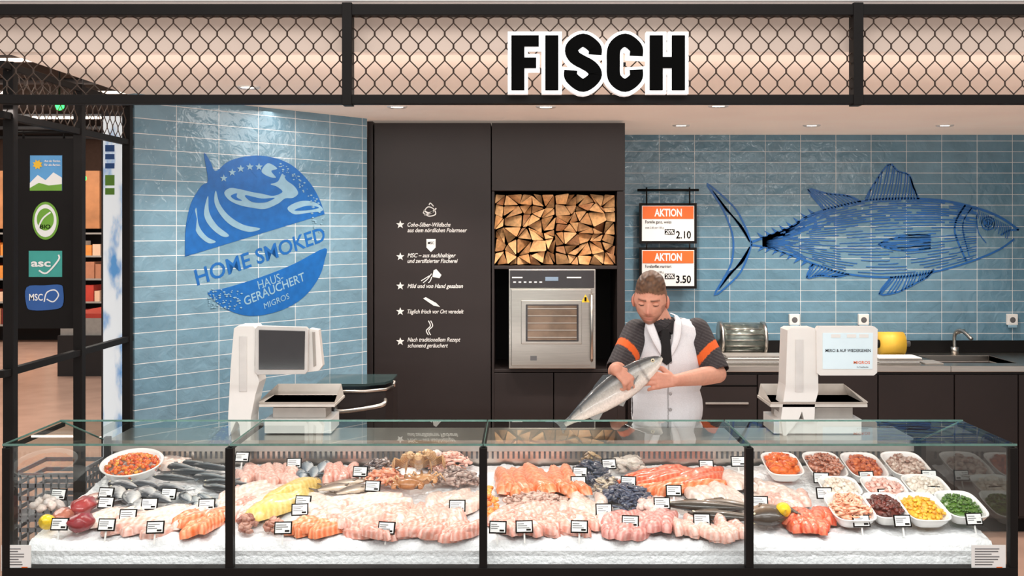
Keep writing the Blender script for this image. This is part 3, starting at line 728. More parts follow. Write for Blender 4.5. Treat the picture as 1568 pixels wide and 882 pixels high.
mb=MB(); mb.lathe(LEM,bp(1199,806,.06),FOOD,18,Matrix.Rotation(1.3,4,'X'),C(240,196,30)); mb.build('lemon')
cover('white_fish_fillets',150,300,788,802,13,.16,.055,60,WHT); cover('pink_fish_fillets',175,250,800,815,7,.15,.05,30,PNK)
cover('salmon_fillets',288,338,795,812,6,.17,.055,75,SAL,.026); cover('cod_fillets',252,345,784,792,8,.14,.05,70,WHT); pile('squid_tubes',70,780,22,8,14,'chunk',.02,(C(235,215,205),C(200,190,185)))
cover('white_fish_fillets',215,275,708,716,5,.16,.05,40,WHT)
# --- section 2
cover('pink_fish_fillets',368,450,722,738,12,.22,.055,110,PNK); cover('white_fish_fillets',362,420,752,785,10,.22,.055,70,WHT); cover('rose_fish_fillets',366,410,775,790,5,.18,.05,80,ROSE)
mb=MB(); fillet(mb,bp(436,772,.014),.44,.13,.04,radians(70),C(222,186,92),C(240,220,155),14); fillet(mb,bp(450,760,.02),.34,.1,.04,radians(66),C(222,182,84),C(240,216,146),12); mb.build('breaded_fish_fillet')
fishes('blue_trout_group',[(470,722,.2,.055,100),(482,730,.2,.055,95),(494,722,.2,.055,90),(462,734,.16,.055,100)],C(70,85,98),C(120,135,145),C(180,185,188),0)
cover('salmon_fillets',502,545,722,730,7,.18,.05,100,ROSE,.025); 
fishes('sole_fillet_group',[(515,752,.2,.09,40),(540,756,.2,.09,50),(528,744,.2,.08,30)],C(70,58,48),C(120,100,85),C(190,170,150),1,.25)
pile('dark_clams',582,722,26,10,90,'mussel',.018,(C(60,45,40),C(110,80,60)),.04); pile('langoustines',590,742,28,8,32,'shrimp',.022,(C(210,110,60),C(235,150,110)))
def crab(mb,P,r,c):
    mb.ell(P,(r,r*.8,r*.45),FOOD,None,c,18,12,.15,U(0,9))
    for s in (-1,1):
        for k in range(4):
            a=radians(20+k*28); d=Vector((s*cos(a),sin(a)-.35,0)); mb.tube([P+d*r*.8,P+d*r*1.5+Vector((0,0,r*.45)),P+d*r*2.0-Vector((0,0,r*.2))],[r*.13,r*.1,r*.03],FOOD,6,[c,mixc(c,C(235,190,140),.5),c])
        q=P+Vector((s*r*.9,-r*.75,0)); mb.tube([P+Vector((s*r*.8,-r*.3,0)),q+Vector((s*r*.2,0,r*.1))],[r*.15,r*.2],FOOD,7,c)
        mb.ell(q+Vector((0,-r*.15,.0)),(r*.28,r*.42,r*.22),FOOD,Matrix.Rotation(s*.6,4,'Z'),c,10,8); mb.tube([q+Vector((-s*r*.1,-r*.3,0)),q+Vector((-s*r*.3,-r*.8,0))],[r*.15,r*.03],FOOD,6,C(60,35,25))
mb=MB(); crab(mb,bp(626,758,.045),.052,C(166,110,66)); crab(mb,bp(650,752,.05),.045,C(190,136,88)); mb.build('brown_crabs')
def lobster(mb,P,L,yaw,c,pitch=-.5):
    M=Matrix.Translation(P)@Matrix.Rotation(yaw,4,'Z')@Matrix.Rotation(pitch,4,'Y')
    pts=[];rd=[];cl=[]
    for k in range(25):
        s=k/24; pts.append(M@Vector((L*(.5-s),0,-.25*L*max(0,s-.5)**1.3))); rd.append(L*(.15 if s>.15 else .06+.6*s)*(1-.35*max(0,s-.45)/.55)*(1+.10*((k%3)==0)*(s>.4))); cl.append(mixc(c,C(240,210,165),.6 if (k%3)==0 else .12*R()))
    mb.tube(pts,rd,FOOD,12,cl)
    for s in (-1,1):
        mb.tube([M@Vector((L*.45,s*.02,0)),M@Vector((L*.75,s*.06,L*.12)),M@Vector((L*1.0,s*.12,L*.05))],[.006,.004,.0015],FOOD,5,C(190,120,75))
        for k in range(4): mb.tube([M@Vector((L*(.35-k*.1),s*L*.1,-.01)),M@Vector((L*(.38-k*.1),s*L*.3,.01)),M@Vector((L*(.34-k*.1),s*L*.36,-.035))],[.006,.005,.002],FOOD,5,c)
    for k in range(-2,3): mb.ell(M@Vector((-.55*L,k*.018*L/.2,-.1*L)),(L*.09,L*.035,L*.02),FOOD,Matrix.Rotation(yaw+k*.3,4,'Z'),mixc(c,C(230,190,140),.3),8,6)
mb=MB()
for (u,v,yw,h) in ((641,738,95,.09),(660,732,80,.09),(622,732,110,.08)): lobster(mb,bp(u,v,h),.15,radians(yw),C(190,140,88),.6)
mb.build('spiny_lobsters')
pile('cooked_prawns',688,716,30,9,60,'shrimp',.018,(C(240,200,186),C(232,166,146)),.05)
pile('grey_prawns',700,740,28,10,70,'shrimp',.02,(C(110,90,85),C(160,130,120)),.04)
pile('cuttlefish',665,712,20,6,22,'chunk',.022,(C(236,222,214),C(225,200,190)),.05)
cover('salmon_tail_fillets',455,508,808,818,6,.13,.05,40,SAL,.028); pile('scallops',378,808,14,10,26,'chunk',.014,(C(130,70,55),C(190,140,120)),.03); pile('scallops',420,812,14,7,18,'chunk',.014,(C(150,90,70),C(215,160,140)),.03)
cover('trout_fillets',495,600,782,800,18,.2,.055,60,PNK,.024); cover('salmon_trout_fillets',520,600,800,820,12,.16,.05,140,ROSE,.026); 
cover('char_fillets',600,700,785,800,16,.22,.055,110,PNK,.026); cover('pink_trout_fillets',625,725,808,822,14,.15,.05,50,ROSE,.026); cover('white_fish_fillets',660,728,760,782,11,.2,.055,80,WHT)
cover('white_fish_fillets',540,600,765,778,8,.18,.05,20,WHT); cover('ray_wings',470,520,770,795,7,.2,.06,110,WHT)
# --- section 3
cover('salmon_sides',768,880,733,744,13,.34,.075,97,SAL,.032,9,5); 
pile('shrimp_skewers',750,776,12,28,34,'chunk',.014,(C(240,120,50),C(250,180,90)),.03)
pile('octopus',820,774,42,8,80,'shrimp',.02,(C(150,110,95),C(205,165,150)),.03)
pile('blue_mussels',905,728,25,14,100,'mussel',.022,(C(24,28,44),C(50,56,76)),.05); pile('blue_mussels',958,768,40,16,170,'mussel',.022,(C(22,28,48),C(52,60,84)),.05); pile('venus_clams',905,718,18,8,40,'mussel',.017,(C(190,160,110),C(130,100,70)),.07)
pile('oysters',962,716,24,8,26,'chunk',.026,(C(230,222,210),C(170,160,150)),.04,.4)
pile('vongole_clams',930,750,22,12,50,'mussel',.017,(C(210,190,160),C(90,84,90)),.05)
cover('smoked_salmon_slices',985,1095,728,744,18,.24,.065,35,SALD,.03,9); cover('salmon_fillets',1000,1070,744,752,9,.2,.06,20,SAL,.028)
cover('white_fish_fillets',1060,1135,725,765,12,.22,.06,100,WHT); cover('redfish_fillets',768,900,795,812,22,.17,.05,120,ROSE,.024); cover('pink_fish_fillets',770,860,782,795,12,.17,.05,60,PNK)
cover('perch_fillets',860,930,765,800,13,.2,.05,80,WHT); cover('red_snapper_fillets',935,1020,795,815,18,.17,.055,60,(C(205,120,110),C(240,190,180)),.026); pile('mixed_squid',1000,780,26,9,26,'chunk',.02,(C(235,205,195),C(200,160,150)),.03)
fishes('pike_perch_pair',[(1085,785,.34,.08,168),(1115,800,.3,.075,160),(1120,782,.26,.07,150)],C(48,42,36),C(110,92,76),C(190,170,150),1); cover('pink_fish_fillets',1035,1135,800,820,12,.15,.05,100,PNK,.023)
# --- section 4
def dish(mb,u,v,w,d,kind,cols,n=70,size=.009,round_=False):
    P=bp(u,v,.012); T=Matrix.Rotation(radians(12),4,'X'); N=36
    def ring(sx,sy,z):
        out=[]
        for k in range(N):
            a=2*pi*k/N; ex=2/(2.0 if round_ else 4.0)
            out.append(P+T@Vector((abs(cos(a))**ex*(1 if cos(a)>=0 else -1)*sx,abs(sin(a))**ex*(1 if sin(a)>=0 else -1)*sy,z)))
        return out
    rs=[ring(w*.36,d*.36,0),ring(w*.46,d*.46,.025),ring(w*.5,d*.5,.04),ring(w*.515,d*.515,.043),ring(w*.5,d*.5,.046),ring(w*.455,d*.455,.04),ring(w*.42,d*.42,.024)]
    vs=[p for r in rs for p in r]; fs=[(i*N+k,i*N+(k+1)%N,(i+1)*N+(k+1)%N,(i+1)*N+k) for i in range(len(rs)-1) for k in range(N)]+[tuple(range(6*N,7*N))]
    mb.add(vs,fs,DISH,True)
    mb.ell((0,0,0),(w*.43,d*.43,.02),FOOD,Matrix.Translation(P+T@Vector((0,0,.03)))@T,mixc(cols[0],cols[1],.5),20,8,.1,U(0,9))
    for k in range(n):
        a=U(0,6.28); r=sqrt(R()); q=P+T@Vector((cos(a)*r*w*.42,sin(a)*r*d*.42,.038+.018*(1-r*r)))
        if kind=='shrimp': shrimp(mb,q,size*1.3,U(0,6.28),mixc(cols[0],cols[1],R()),U(-.6,.6))
        else: chunk(mb,q,size,cols)
dl=[(1197,729,.15,.22,'c',(C(235,120,30),C(215,85,20)),40,.02,False),
(1262,730,.15,.24,'shrimp',(C(200,110,70),C(150,80,50)),60,.011,False),(1322,731,.155,.24,'c',(C(225,120,60),C(150,50,30)),80,.01,False),(1386,729,.165,.23,'c',(C(225,205,190),C(150,100,80)),80,.01,False),
(1285,764,.15,.16,'c',(C(235,226,214),C(225,200,180)),60,.01,False),(1352,764,.16,.16,'c',(C(240,215,205),C(225,150,130)),50,.01,False),(1416,762,.16,.17,'c',(C(240,232,220),C(225,210,195)),50,.01,False),
(1300,797,.155,.22,'shrimp',(C(235,180,150),C(230,150,110)),60,.012,False),(1354,795,.13,.20,'c',(C(110,35,22),C(70,25,18)),70,.012,False),(1412,797,.155,.22,'c',(C(235,190,50),C(225,150,40)),80,.009,False),(1470,793,.15,.21,'c',(C(90,130,40),C(50,90,25)),110,.006,False)]
for (u,v,w,d,k,c,n,s,r) in dl:
    mb=MB(); dish(mb,u,v,w,d,k,c,n,s,r); mb.build('salad_dish')
cover('salmon_steaks',1212,1264,786,810,13,.16,.055,80,(C(218,74,40),C(244,150,110)),.024,6,25)
cover('white_fish_fillets',1165,1205,750,775,9,.2,.055,110,WHT); cover('pink_fish_fillets',1168,1225,765,785,8,.18,.05,80,PNK)
fishes('monkfish_head_on',[(1182,804,.2,.12,200)],C(58,46,36),C(105,82,62),C(170,140,115),1,.6)
pile('garnish_shells',1165,790,10,8,14,'mussel',.02,(C(60,40,40),C(120,70,60)),.03)
# --- price tags
tags=[(88,768),(161,766),(161,781),(228,783),(257,767),(316,784),(90,819),(162,820),(237,824),(370,709),(450,719),(463,779),(459,792),(433,825),(551,732),(570,755),(591,825),(700,786),(195,801),(888,733),(886,748),(933,720),(962,748),(1032,762),(1014,782),(925,792),(965,815),(1075,812),(887,823),(803,823),(762,824),(1082,722),(1131,716),(1263,766),(1258,742),(1328,740),(1358,768),(1424,738),(1428,764),(1320,814),(1383,814),(1493,811),(1164,780)]
mb=MB()
for (u,v) in tags:
    P=bp(u,v+6,.02); w,h=.062,.044
    if v>806: P=bp(u,v+2,.02)
    M=RM(P,U(-.18,.18),0,0)@Matrix.Rotation(radians(-22),4,'X')
    mb.box(-w/2,w/2,-.002,.002,0,h,SIGNB,M); mb.box(-w/2+.0045,w/2-.0045,-.004,-.002,.0045,h-.0045,PAPER,M)
    for k in range(3): mb.box(-w/2+.007,w/2-U(.012,.035),-.005,-.004,h-.013-.007*k,h-.011-.007*k,GREY,M)
    mb.box(w/2-.024,w/2-.008,-.005,-.004,.008,.014,SIGNB,M); mb.box(-.003,.003,.002,.004,-.035,.01,WHITE,M)
mb.build('price_tags')

# ================= FISHMONGER =================
man=empty('fishmonger_man')
def capsule(mb,a,c,ra,rb_,n=7,seg=14,flat=1.0):
    a=Vector(a);c=Vector(c); d=(c-a); L=d.length; d.normalize(); path=[];rd=[]
    for k in range(n): th=pi/2*(1-k/(n-1)) ; path.append(a-d*ra*sin(th)); rd.append(max(.0004,ra*cos(th)))
    for k in range(n): th=pi/2*k/(n-1); path.append(c+d*rb_*sin(th)); rd.append(max(.0004,rb_*cos(th)))
    mb.tube(path,rd,SKIN,seg)
def remesh(mb,voxel,it,mt,name,colf,delf=None,solid=0,fac=.5):
    o=mb.build('tmp'); 
    r=o.modifiers.new('r','REMESH'); r.mode='VOXEL'; r.voxel_size=voxel; r.use_smooth_shade=True
    s=o.modifiers.new('s','SMOOTH'); s.iterations=it; s.factor=fac
    dg=bpy.context.evaluated_depsgraph_get(); me=bpy.data.meshes.new_from_object(o.evaluated_get(dg)); bpy.data.objects.remove(o)
    me.name=name; me.materials.clear(); me.materials.append(mt)
    if delf:
        bm=bmesh.new(); bm.from_mesh(me); bmesh.ops.delete(bm,geom=[f for f in bm.faces if delf(f.calc_center_median(),f.normal)],context='FACES'); bm.to_mesh(me); bm.free()
    for nm in [a.name for a in me.color_attributes]: me.color_attributes.remove(me.color_attributes[nm])
    ca=me.color_attributes.new(name='Col',type='FLOAT_COLOR',domain='POINT')
    for i,v in enumerate(me.vertices): ca.data[i].color=colf(v.co)
    for p in me.polygons: p.use_smooth=True; p.material_index=0
    ob=bpy.data.objects.new(name,me); scene.collection.objects.link(ob); ob.parent=man
    if solid: sd=ob.modifiers.new('so','SOLIDIFY'); sd.thickness=solid; sd.offset=1
    return ob
SH_R=Vector((.548,4.97,1.50)); EL_R=Vector((.446,4.83,1.33)); WR_R=Vector((.418,4.615,1.372))
SH_L=Vector((.838,4.98,1.505)); EL_L=Vector((.918,4.87,1.315)); WR_L=Vector((.685,4.66,1.315))
mb=MB()
def torso(mb,g=0):
    mb.ell((.70,5.0,.98),(.165+g,.115+g,.14+g),SKIN,None,None,24,16); mb.ell((.695,4.99,1.14),(.15+g,.108+g,.17+g),SKIN,None,None,24,16)
    mb.ell((.693,4.985,1.34),(.165+g,.115+g,.19+g),SKIN,None,None,24,16); capsule(mb,(.585,4.985,1.475),(.80,4.985,1.48),.058+g,.058+g)
    capsule(mb,(.64,4.98,1.49),(.745,4.98,1.49),.062+g,.062+g)
torso(mb)
capsule(mb,(.687,4.975,1.49),(.635,4.93,1.60),.062,.056)
for s in (-1,1):
    capsule(mb,(.70+s*.085,5.0,.93),(.70+s*.10,4.98,.50),.088,.058); capsule(mb,(.70+s*.10,4.98,.50),(.70+s*.10,5.02,.08),.056,.036); capsule(mb,(.70+s*.10,5.03,.05),(.70+s*.12,4.87,.035),.04,.034)
for S,E,W in ((SH_R,EL_R,WR_R),(SH_L,EL_L,WR_L)):
    capsule(mb,S,E,.052,.042); capsule(mb,E,E+(W-E)*.35,.043,.044); capsule(mb,E+(W-E)*.35,W,.043,.027)
def hand(mb,W,f,n,side,curls,k=1.0,thumb=1):
    f=f.normalized(); n=(n-f*n.dot(f)).normalized(); s=f.cross(n)*side
    for q in (-.026,-.009,.009,.026): capsule(mb,W+f*.006+s*q*.55*k,W+f*.085*k+s*q*k,.0145*k,.0125*k)
    Ls=[(.030,.85),(.010,.98),(-.010,.93),(-.029,.75)]
    for i,(q,l) in enumerate(Ls):
        p=W+f*(.088-.006*abs(i-1))*k+s*q*k; a=0; r=.0105*k
        for j,sl in enumerate((.043,.028,.022)):
            a+=curls[j]*(1+.06*i); d=(f*cos(a)-n*sin(a)+s*(.10-.07*i)).normalized(); p2=p+d*sl*l*k; capsule(mb,p,p2,r,r*.9,5,10); p=p2; r*=.9
    p=W+f*.022*k+s*.028*k-n*.006; d=(f*.62+s*.7-n*.35).normalized(); p2=p+d*.042*k; capsule(mb,W+f*.01+s*.01,p,.015*k,.016*k,5,10); capsule(mb,p,p2,.0155*k,.0125*k,5,10)
    d=(f*.9+s*.15-n*.45).normalized(); p3=p2+d*.03*k; capsule(mb,p2,p3,.012*k,.0105*k,5,10); capsule(mb,p3,p3+(f*.9-n*.5).normalized()*.022*k,.0105*k,.008*k,5,10)
hand(mb,WR_R,Vector((.55,-.22,-.50)),Vector((.35,-.85,.45)),-1,(.7,.9,.5),.88)
hand(mb,WR_L,Vector((-.86,-.35,.06)),Vector((.25,-.9,.25)),1,(.45,.6,.45),1.0)
SK=C(220,162,138)
def skc(co):
    n_=noise.noise(co*14)*.5
    return mixc(SK,C(203,134,112),max(0,min(1,.25+n_)))
remesh(mb,.0042,3,SKIN,'body_with_arms_and_hands',skc)
def seg(a,c,t): return a+(c-a)*t
mb=MB(); torso(mb,.008)
for S,E in ((SH_R,EL_R),(SH_L,EL_L)): capsule(mb,S,seg(S,E,.92),.064,.062)
capsule(mb,(.683,4.97,1.50),(.658,4.95,1.555),.071,.068)
def shc(co):
    for S,E in ((SH_R,EL_R),(SH_L,EL_L)):
        d=(E-S); t=(co-S).dot(d)/d.length_squared
        if t>.25 and (co-S-d*t).length<.09 and ((co.x<.56) or (co.x>.82)):
            if abs(t-.62-((co.x-S.x)*2.2)*(1 if S is SH_R else -1))<.10: return C(226,98,36)
    st_=sin(co.z*420+co.x*200)
    return mixc(C(44,40,42),C(74,68,70),.5+.5*st_ if abs(st_)>.6 else .3)
def shdel(c,n):
    for S,E in ((SH_R,EL_R),(SH_L,EL_L)):
        d=(E-S); t=(c-S).dot(d)/d.length_squared
        if t>.97 and (c-S-d*t).length<.1 and (c.x<.56 or c.x>.83): return True
    return c.z>1.572 or c.z<.9
remesh(mb,.006,3,CLOTH,'striped_shirt',shc,shdel,.003)
mb=MB()
cc=Vector((.668,4.952,1.555))
for s in (-1,1):
    mb.prism([cc+Vector((s*.004,-.072,-.03)),cc+Vector((s*.055,-.045,.015)),cc+Vector((s*.06,-.02,.028)),cc+Vector((s*.045,-.07,-.055))],(0,-.006,0),CLOTH,C(38,34,36))
mb.prism([Vector((.655,4.852,1.53)),Vector((.685,4.852,1.53)),Vector((.69,4.852,1.50)),Vector((.70,4.852,1.38)),Vector((.675,4.852,1.36)),Vector((.648,4.852,1.38)),Vector((.652,4.852,1.50))],(0,-.012,0),CLOTH,C(22,20,22))
o=mb.build('collar_and_tie',man,bevel=.003)
mb=MB(); torso(mb,.022)
ZV=1.405
def vdel(c,n):
    if c.z>1.565 or c.z<.80: return True
    if c.y<4.96 and c.z>ZV and abs(c.x-.676-(c.z-ZV)*(-.05))<(c.z-ZV)*.36: return True
    if (c-Vector((.668,4.965,1.56))).length<.085: return True
    if abs(n.x)>.62 and c.z>1.40 and (c.x<.545 or c.x>.845): return True
    return c.x<.532 or c.x>.862
def vc(co):
    if co.y<4.95 and abs(co.x-.685)<.0022 and co.z<ZV: return C(150,148,150)
    return C(228,228,232)
remesh(mb,.0055,3,CLOTH,'white_vest',vc,vdel,.004)
mb=MB()
for k in range(4): mb.lathe([(.0005,-.003),(.007,-.003),(.008,0)],(.694,4.846+.002*k,1.375-.075*k),CLOTH,14,Matrix.Rotation(-pi/2,4,'X'),C(170,168,170))
for s in (-1,1):
    L=cr([(.676+s*.012,4.846,ZV-.01),(.674+s*.045,4.852,1.47),(.668+s*.066,4.885,1.545),(.668+s*.068,4.94,1.58),(.668+s*.05,5.0,1.59)],6)
    mb.tube(L,[.006+.014*sin(pi*min(1,k/20)) for k in range(len(L))],CLOTH,8,C(236,236,240),.35)
mb.build('vest_lapels_and_buttons',man)
mb=MB()
mb.ell((.70,5.0,.96),(.178,.128,.14),SKIN,None,None,20,14)
for s in (-1,1): capsule(mb,(.70+s*.085,5.0,.93),(.70+s*.10,4.98,.50),.10,.075); capsule(mb,(.70+s*.10,4.98,.50),(.70+s*.10,5.01,.12),.074,.062)
remesh(mb,.008,3,CLOTH,'black_trousers',lambda c:C(30,28,30),lambda c,n:c.z<.1 or c.z>1.03,.002)
mb=MB()
for s in (-1,1): capsule(mb,(.70+s*.10,5.04,.045),(.70+s*.12,4.85,.04),.045,.04)
remesh(mb,.006,2,CLOTH,'shoes',lambda c:C(25,24,24))
# head
hc=Vector((.607,4.90,1.665))
HM=Matrix.Translation(hc)@Matrix.Rotation(radians(-14),4,'Z')@Matrix.Rotation(radians(17),4,'X')@Matrix.Rotation(radians(3),4,'Y')@Matrix.Scale(1.04,4)
mb=MB(); nu=120;nv=90; vs=[];cs=[]
def g(a,b_,s): return math.exp(-((a-b_)/s)**2)
for j in range(nv+1):
    th=pi*j/nv
    for i in range(nu):
        ph=2*pi*i/nu; d=Vector((sin(th)*cos(ph),sin(th)*sin(ph),cos(th)))
        x=d.x*.074; y=d.y*.094; z=d.z*.118
        if y>0: y*=1.02
        fr=max(0,-d.y)
        if z<-.01:
            q=min(1,(-z-.01)/.105); x*=1-.30*q**1.3; 
            if y<0: y*=1+.10*q; y-=.004*q
            else: y*=1-.45*q
        x*=1-.06*max(0,d.z)
        if d.y<0: y=y*.93-.0*fr
        f2=fr**1.5
        nb=g(x,0,.0105)*(g(z,-.030,.014)*1.0+g(z,-.012,.02)*.55)
        y-=.021*nb*f2
        y-=.006*g(z,-.034,.007)*g(abs(x),.013,.007)*f2
        y+=.010*g(abs(x),.031,.014)*g(z,.006,.012)*f2
        y-=.007*g(z,.026,.008)*g(abs(x),.028,.022)*f2
        y-=.006*g(z,-.062,.005)*g(x,0,.022)*f2; y-=.007*g(z,-.073,.006)*g(x,0,.018)*f2; y+=.004*g(z,-.0675,.0025)*g(x,0,.024)*f2
        y-=.008*g(z,-.098,.014)*g(x,0,.02)*f2
        y-=.004*g(abs(x),.045,.014)*g(z,-.02,.016)*f2
        hl=.060-.022*min(1,abs(x)/.07)
        hairtop=(z>hl) if d.y<-.25 else (z>(.0 if d.y<.1 else -.055))
        if hairtop:
            top=max(0,min(1,(z-.045)/.04)); nn=noise.noise(Vector((x*90,y*40,z*90)))
            o=.003+.014*top+.004*nn*top
            x+=d.x*o*.7; y+=d.y*o; z+=d.z*o*1.0
            c=mixc(C(112,80,56),C(74,50,34),.5+nn) if top>.3 else mixc(C(110,80,60),C(140,102,80),.4)
        else:
            c=mixc(SK,C(206,140,116),.4+.4*noise.noise(Vector((x*40,y*40,z*40))))
            c=mixc(c,C(200,115,98),.4*nb)
            beard=min(1,max(0,(-z-.045)/.02)) if d.y<.15 else 0
            if abs(x)>.055 and z<-.005 and d.y<.1: beard=max(beard,.7)
            lip=g(x,0,.02)*(g(z,-.062,.005)+g(z,-.073,.006))
            beard*=1-min(1,lip*1.2)
            if g(z,-.052,.006)*g(abs(x),.012,.02)>.5: beard=max(beard,.7)
            c=mixc(c,C(112,74,54),.62*beard)
            c=mixc(c,C(186,108,98),min(1,lip*.8)*f2)
            if g(z,-.0675,.0018)*(abs(x)<.024)*f2>.5: c=C(110,55,48)
            br=g(z,.024-.08*max(0,abs(x)-.03),.004)*(1 if .010<abs(x)<.050 else 0)*f2; c=mixc(c,C(82,54,38),min(1,br*1.1))
        vs.append((x,y,z)); cs.append(c)
fs=[(j*nu+i,(j+1)*nu+i,(j+1)*nu+(i+1)%nu,j*nu+(i+1)%nu) for j in range(nv) for i in range(nu)]
mb.add(vs,fs,SKIN,True,HM,cs)
for s in (-1,1):
    M=HM@Matrix.Translation((s*.075,.006,-.012))@Matrix.Rotation(s*.35,4,'Z')
    mb.ell((0,0,0),(.009,.019,.032),SKIN,M,C(220,150,128),16,12); mb.ell((0,0,0),(.005,.011,.02),SKIN,HM@Matrix.Translation((s*.082,.001,-.009))@Matrix.Rotation(s*.35,4,'Z'),C(180,105,90),12,8)
    mb.ell((0,0,0),(.0155,.012,.0095),SKIN,HM@Matrix.Translation((s*.031,-.0715,.005)),C(210,150,126),14,10)
    L=[HM@Vector((s*(.031+.0155*t),-.0835+.007*t*t,.0005+.002*t*t)) for t in (-1,-.5,0,.5,1)]
    mb.tube(L,[.0006,.0014,.0017,.0015,.0006],SKIN,6,C(50,32,25))
mb.build('head',man)
# salmon in his hands
T0=Vector((.165,4.645,1.105)); H0=Vector((.618,4.645,1.415)); d=(H0-T0).normalized(); L=(H0-T0).length*1.04
FISHM=colmat('fish_skin',.22,.6,140,.12,.3)
yv=Vector((-d.z,0,d.x)); zv=d.cross(yv)
M=Matrix.Translation((T0+H0)/2)@Matrix(((d.x,yv.x,zv.x,0),(d.y,yv.y,zv.y,0),(d.z,yv.z,zv.z,0),(0,0,0,1)))@Matrix.Rotation(radians(-14),4,'X')
mb=MB(); fish(mb,M,L,.136,C(64,70,74),C(172,170,162),C(232,224,214),1,.5,FISHM,44,.6)
mb.build('whole_salmon')
# ================= signs on side screen =================
b=MB(); D=4.66
b.pb(24,112,212,503,D,.02,BLACK)
for u in (36,98): b.tube([PT(u,200,D+.01),PT(u,213,D+.01)],.005,BLACK,6)
b.tube([PT(20,203,D+.01),PT(118,203,D+.01)],.008,BLACK,6)
D-=.002
fnB=lambda p:PT(p.x,p.y,D)
b.pb(46,95,238,292,D,.002,SKY); shape(b,[(46,280),(58,268),(70,276),(82,264),(95,272),(95,292),(46,292)],fnB,FN,PAPER,.001,.001); shape(b,[(46,288),(60,280),(75,284),(95,282),(95,292),(46,292)],fnB,FN,GRN,.001,.002)
shape(b,[(58+(8 if k%2 else 5)*cos(k*pi/8),252+(8 if k%2 else 5)*sin(k*pi/8)) for k in range(16)],fnB,FN,YEL,.001,.002)
ptext(b,"Aus der Region.",68,93,248,3.2,D,PAPER,.02,.2,.003); ptext(b,"Für die Region.",68,93,254,3.2,D,PAPER,.02,.2,.003)
shape(b,[(70+20*cos(k*pi/16),338+29*sin(k*pi/16)) for k in range(32)],fnB,FN,GRN,.001,.001); shape(b,[(70+17*cos(k*pi/16),338+25*sin(k*pi/16)) for k in range(32)],fnB,FN,PAPER,.001,.002)
shape(b,[(70+13*cos(k*pi/16),336+17*sin(k*pi/16)) for k in range(32)],fnB,FN,GRN,.001,.003); ribbon(b,cr([(58,352),(66,335),(78,325)],5),2.4,fnB,FN,PAPER,.001,.004); ptext(b,"BIO",62,78,350,6,D,SIGNB,.02,0,.005)
b.pb(44,95,384,424,D,.002,TEAL); ptext(b,"asc",48,78,408,11,D,PAPER,.03,0,.003); ribbon(b,cr([(60,414),(72,418),(90,398),(90,390)],5),2.5,fnB,FN,PAPER,.001,.002)
shape(b,cr([(41,440),(68,437),(92,436),(97,444),(96,468),(80,474),(50,475),(41,468)],4,True),fnB,FN,BLUEP,.001,.001); ptext(b,"MSC",45,66,460,10,D,PAPER,.02,0,.003); ribbon(b,cr([(68,462),(72,448),(84,444),(90,452),(82,462),(72,458)],5),1.8,fnB,FN,PAPER,.001,.002)
b.build('hanging_label_board')
# ================= store behind left =================
m,nt,bs=newmat('lightbox_print'); tc=nt.nodes.new('ShaderNodeTexCoord'); n=nt.nodes.new('ShaderNodeTexNoise'); n.inputs['Scale'].default_value=5; n.inputs['Detail'].default_value=6
mp=nt.nodes.new('ShaderNodeMapping'); mp.inputs['Scale'].default_value=(2.5,1,1); nt.links.new(tc.outputs['Object'],mp.inputs[0]); nt.links.new(mp.outputs[0],n.inputs['Vector'])
r=nt.nodes.new('ShaderNodeValToRGB'); r.color_ramp.elements[0].position=.34; r.color_ramp.elements[0].color=C(90,150,205); r.color_ramp.elements[1].position=.5; r.color_ramp.elements[1].color=C(236,240,242)
nt.links.new(n.outputs['Fac'],r.inputs[0]); nt.links.new(r.outputs[0],bs.inputs['Base Color']); nt.links.new(r.outputs[0],bs.inputs['Emission Color']); bs.inputs['Emission Strength'].default_value=.45
b=MB(); D=5.55; b.box(X(158,D),X(190,D),D,D+.2,.3,Z(178,D),m); b.box(X(154,D),X(194,D),D+.01,D+.22,.0,Z(170,D),CAB)
for k,(v0,v1,mt) in enumerate(((222,232,BLUEP),(236,244,BLUEP),(250,258,BLUEP),(268,284,GRN),(288,298,GRN))): b.pb(161,175,v0,v1,D-.003,.003,mt)
b.build('illuminated_pillar_panel')
DK=mat('store_dark',(34,30,30),.8); WDB=mat('wood_soffit',(176,116,70),.6,0,.2,4)
b=MB(); b.box(-14,-1.5,23,23.2,0,5,mat('store_wall',(120,92,78),.8)); b.build('wall_far')
b=MB(); b.box(-14,-14.1,4.5,23,0,5,DK); b.build('wall_store_side')
b=MB(); b.box(-14,-2.05,4.1,23,4.0,4.1,DK); b.box(-14,-2.05,4.1,4.2,3.3,4.1,DK)
for k in range(8): b.tube([(-13,7+2*k,3.85),(-2.2,7+2*k,3.85)],.04,GREY,6)
b.build('ceiling_store')
b=MB()
for D in (8,10.5,13,16): 
    for x in (-5.0,-3.4,-7): b.box(x-.6,x+.6,D,D+.06,3.7,3.73,LAMPS)
b.build('store_lamp_row')
e=empty('refrigerated_shelf'); D=18
b=MB(); b.box(X(-60,D),X(156,D),D+.6,D+.7,0,3,DK); b.box(X(-60,D),X(156,D),D-.1,D+.6,2.0,3.0,WDB)
for k in range(5): b.box(X(-60,D),X(156,D),D,D+.6,.3+.4*k,.33+.4*k,STEELD)
b.build('carcass',e)
b=MB(); pc=[(190,60,45),(230,190,160),(225,140,60),(240,235,225),(120,40,35),(180,120,90)]
pm=[mat('pack_%d'%i,c,.5) for i,c in enumerate(pc)]
for k in range(4):
    x=X(-60,D)
    while x<X(150,D): 
        w=U(.1,.2); b.box(x,x+w*.9,D+.05,D+.4,.33+.4*k,.33+.4*k+U(.15,.3),random.choice(pm)); x+=w
b.build('packs',e)
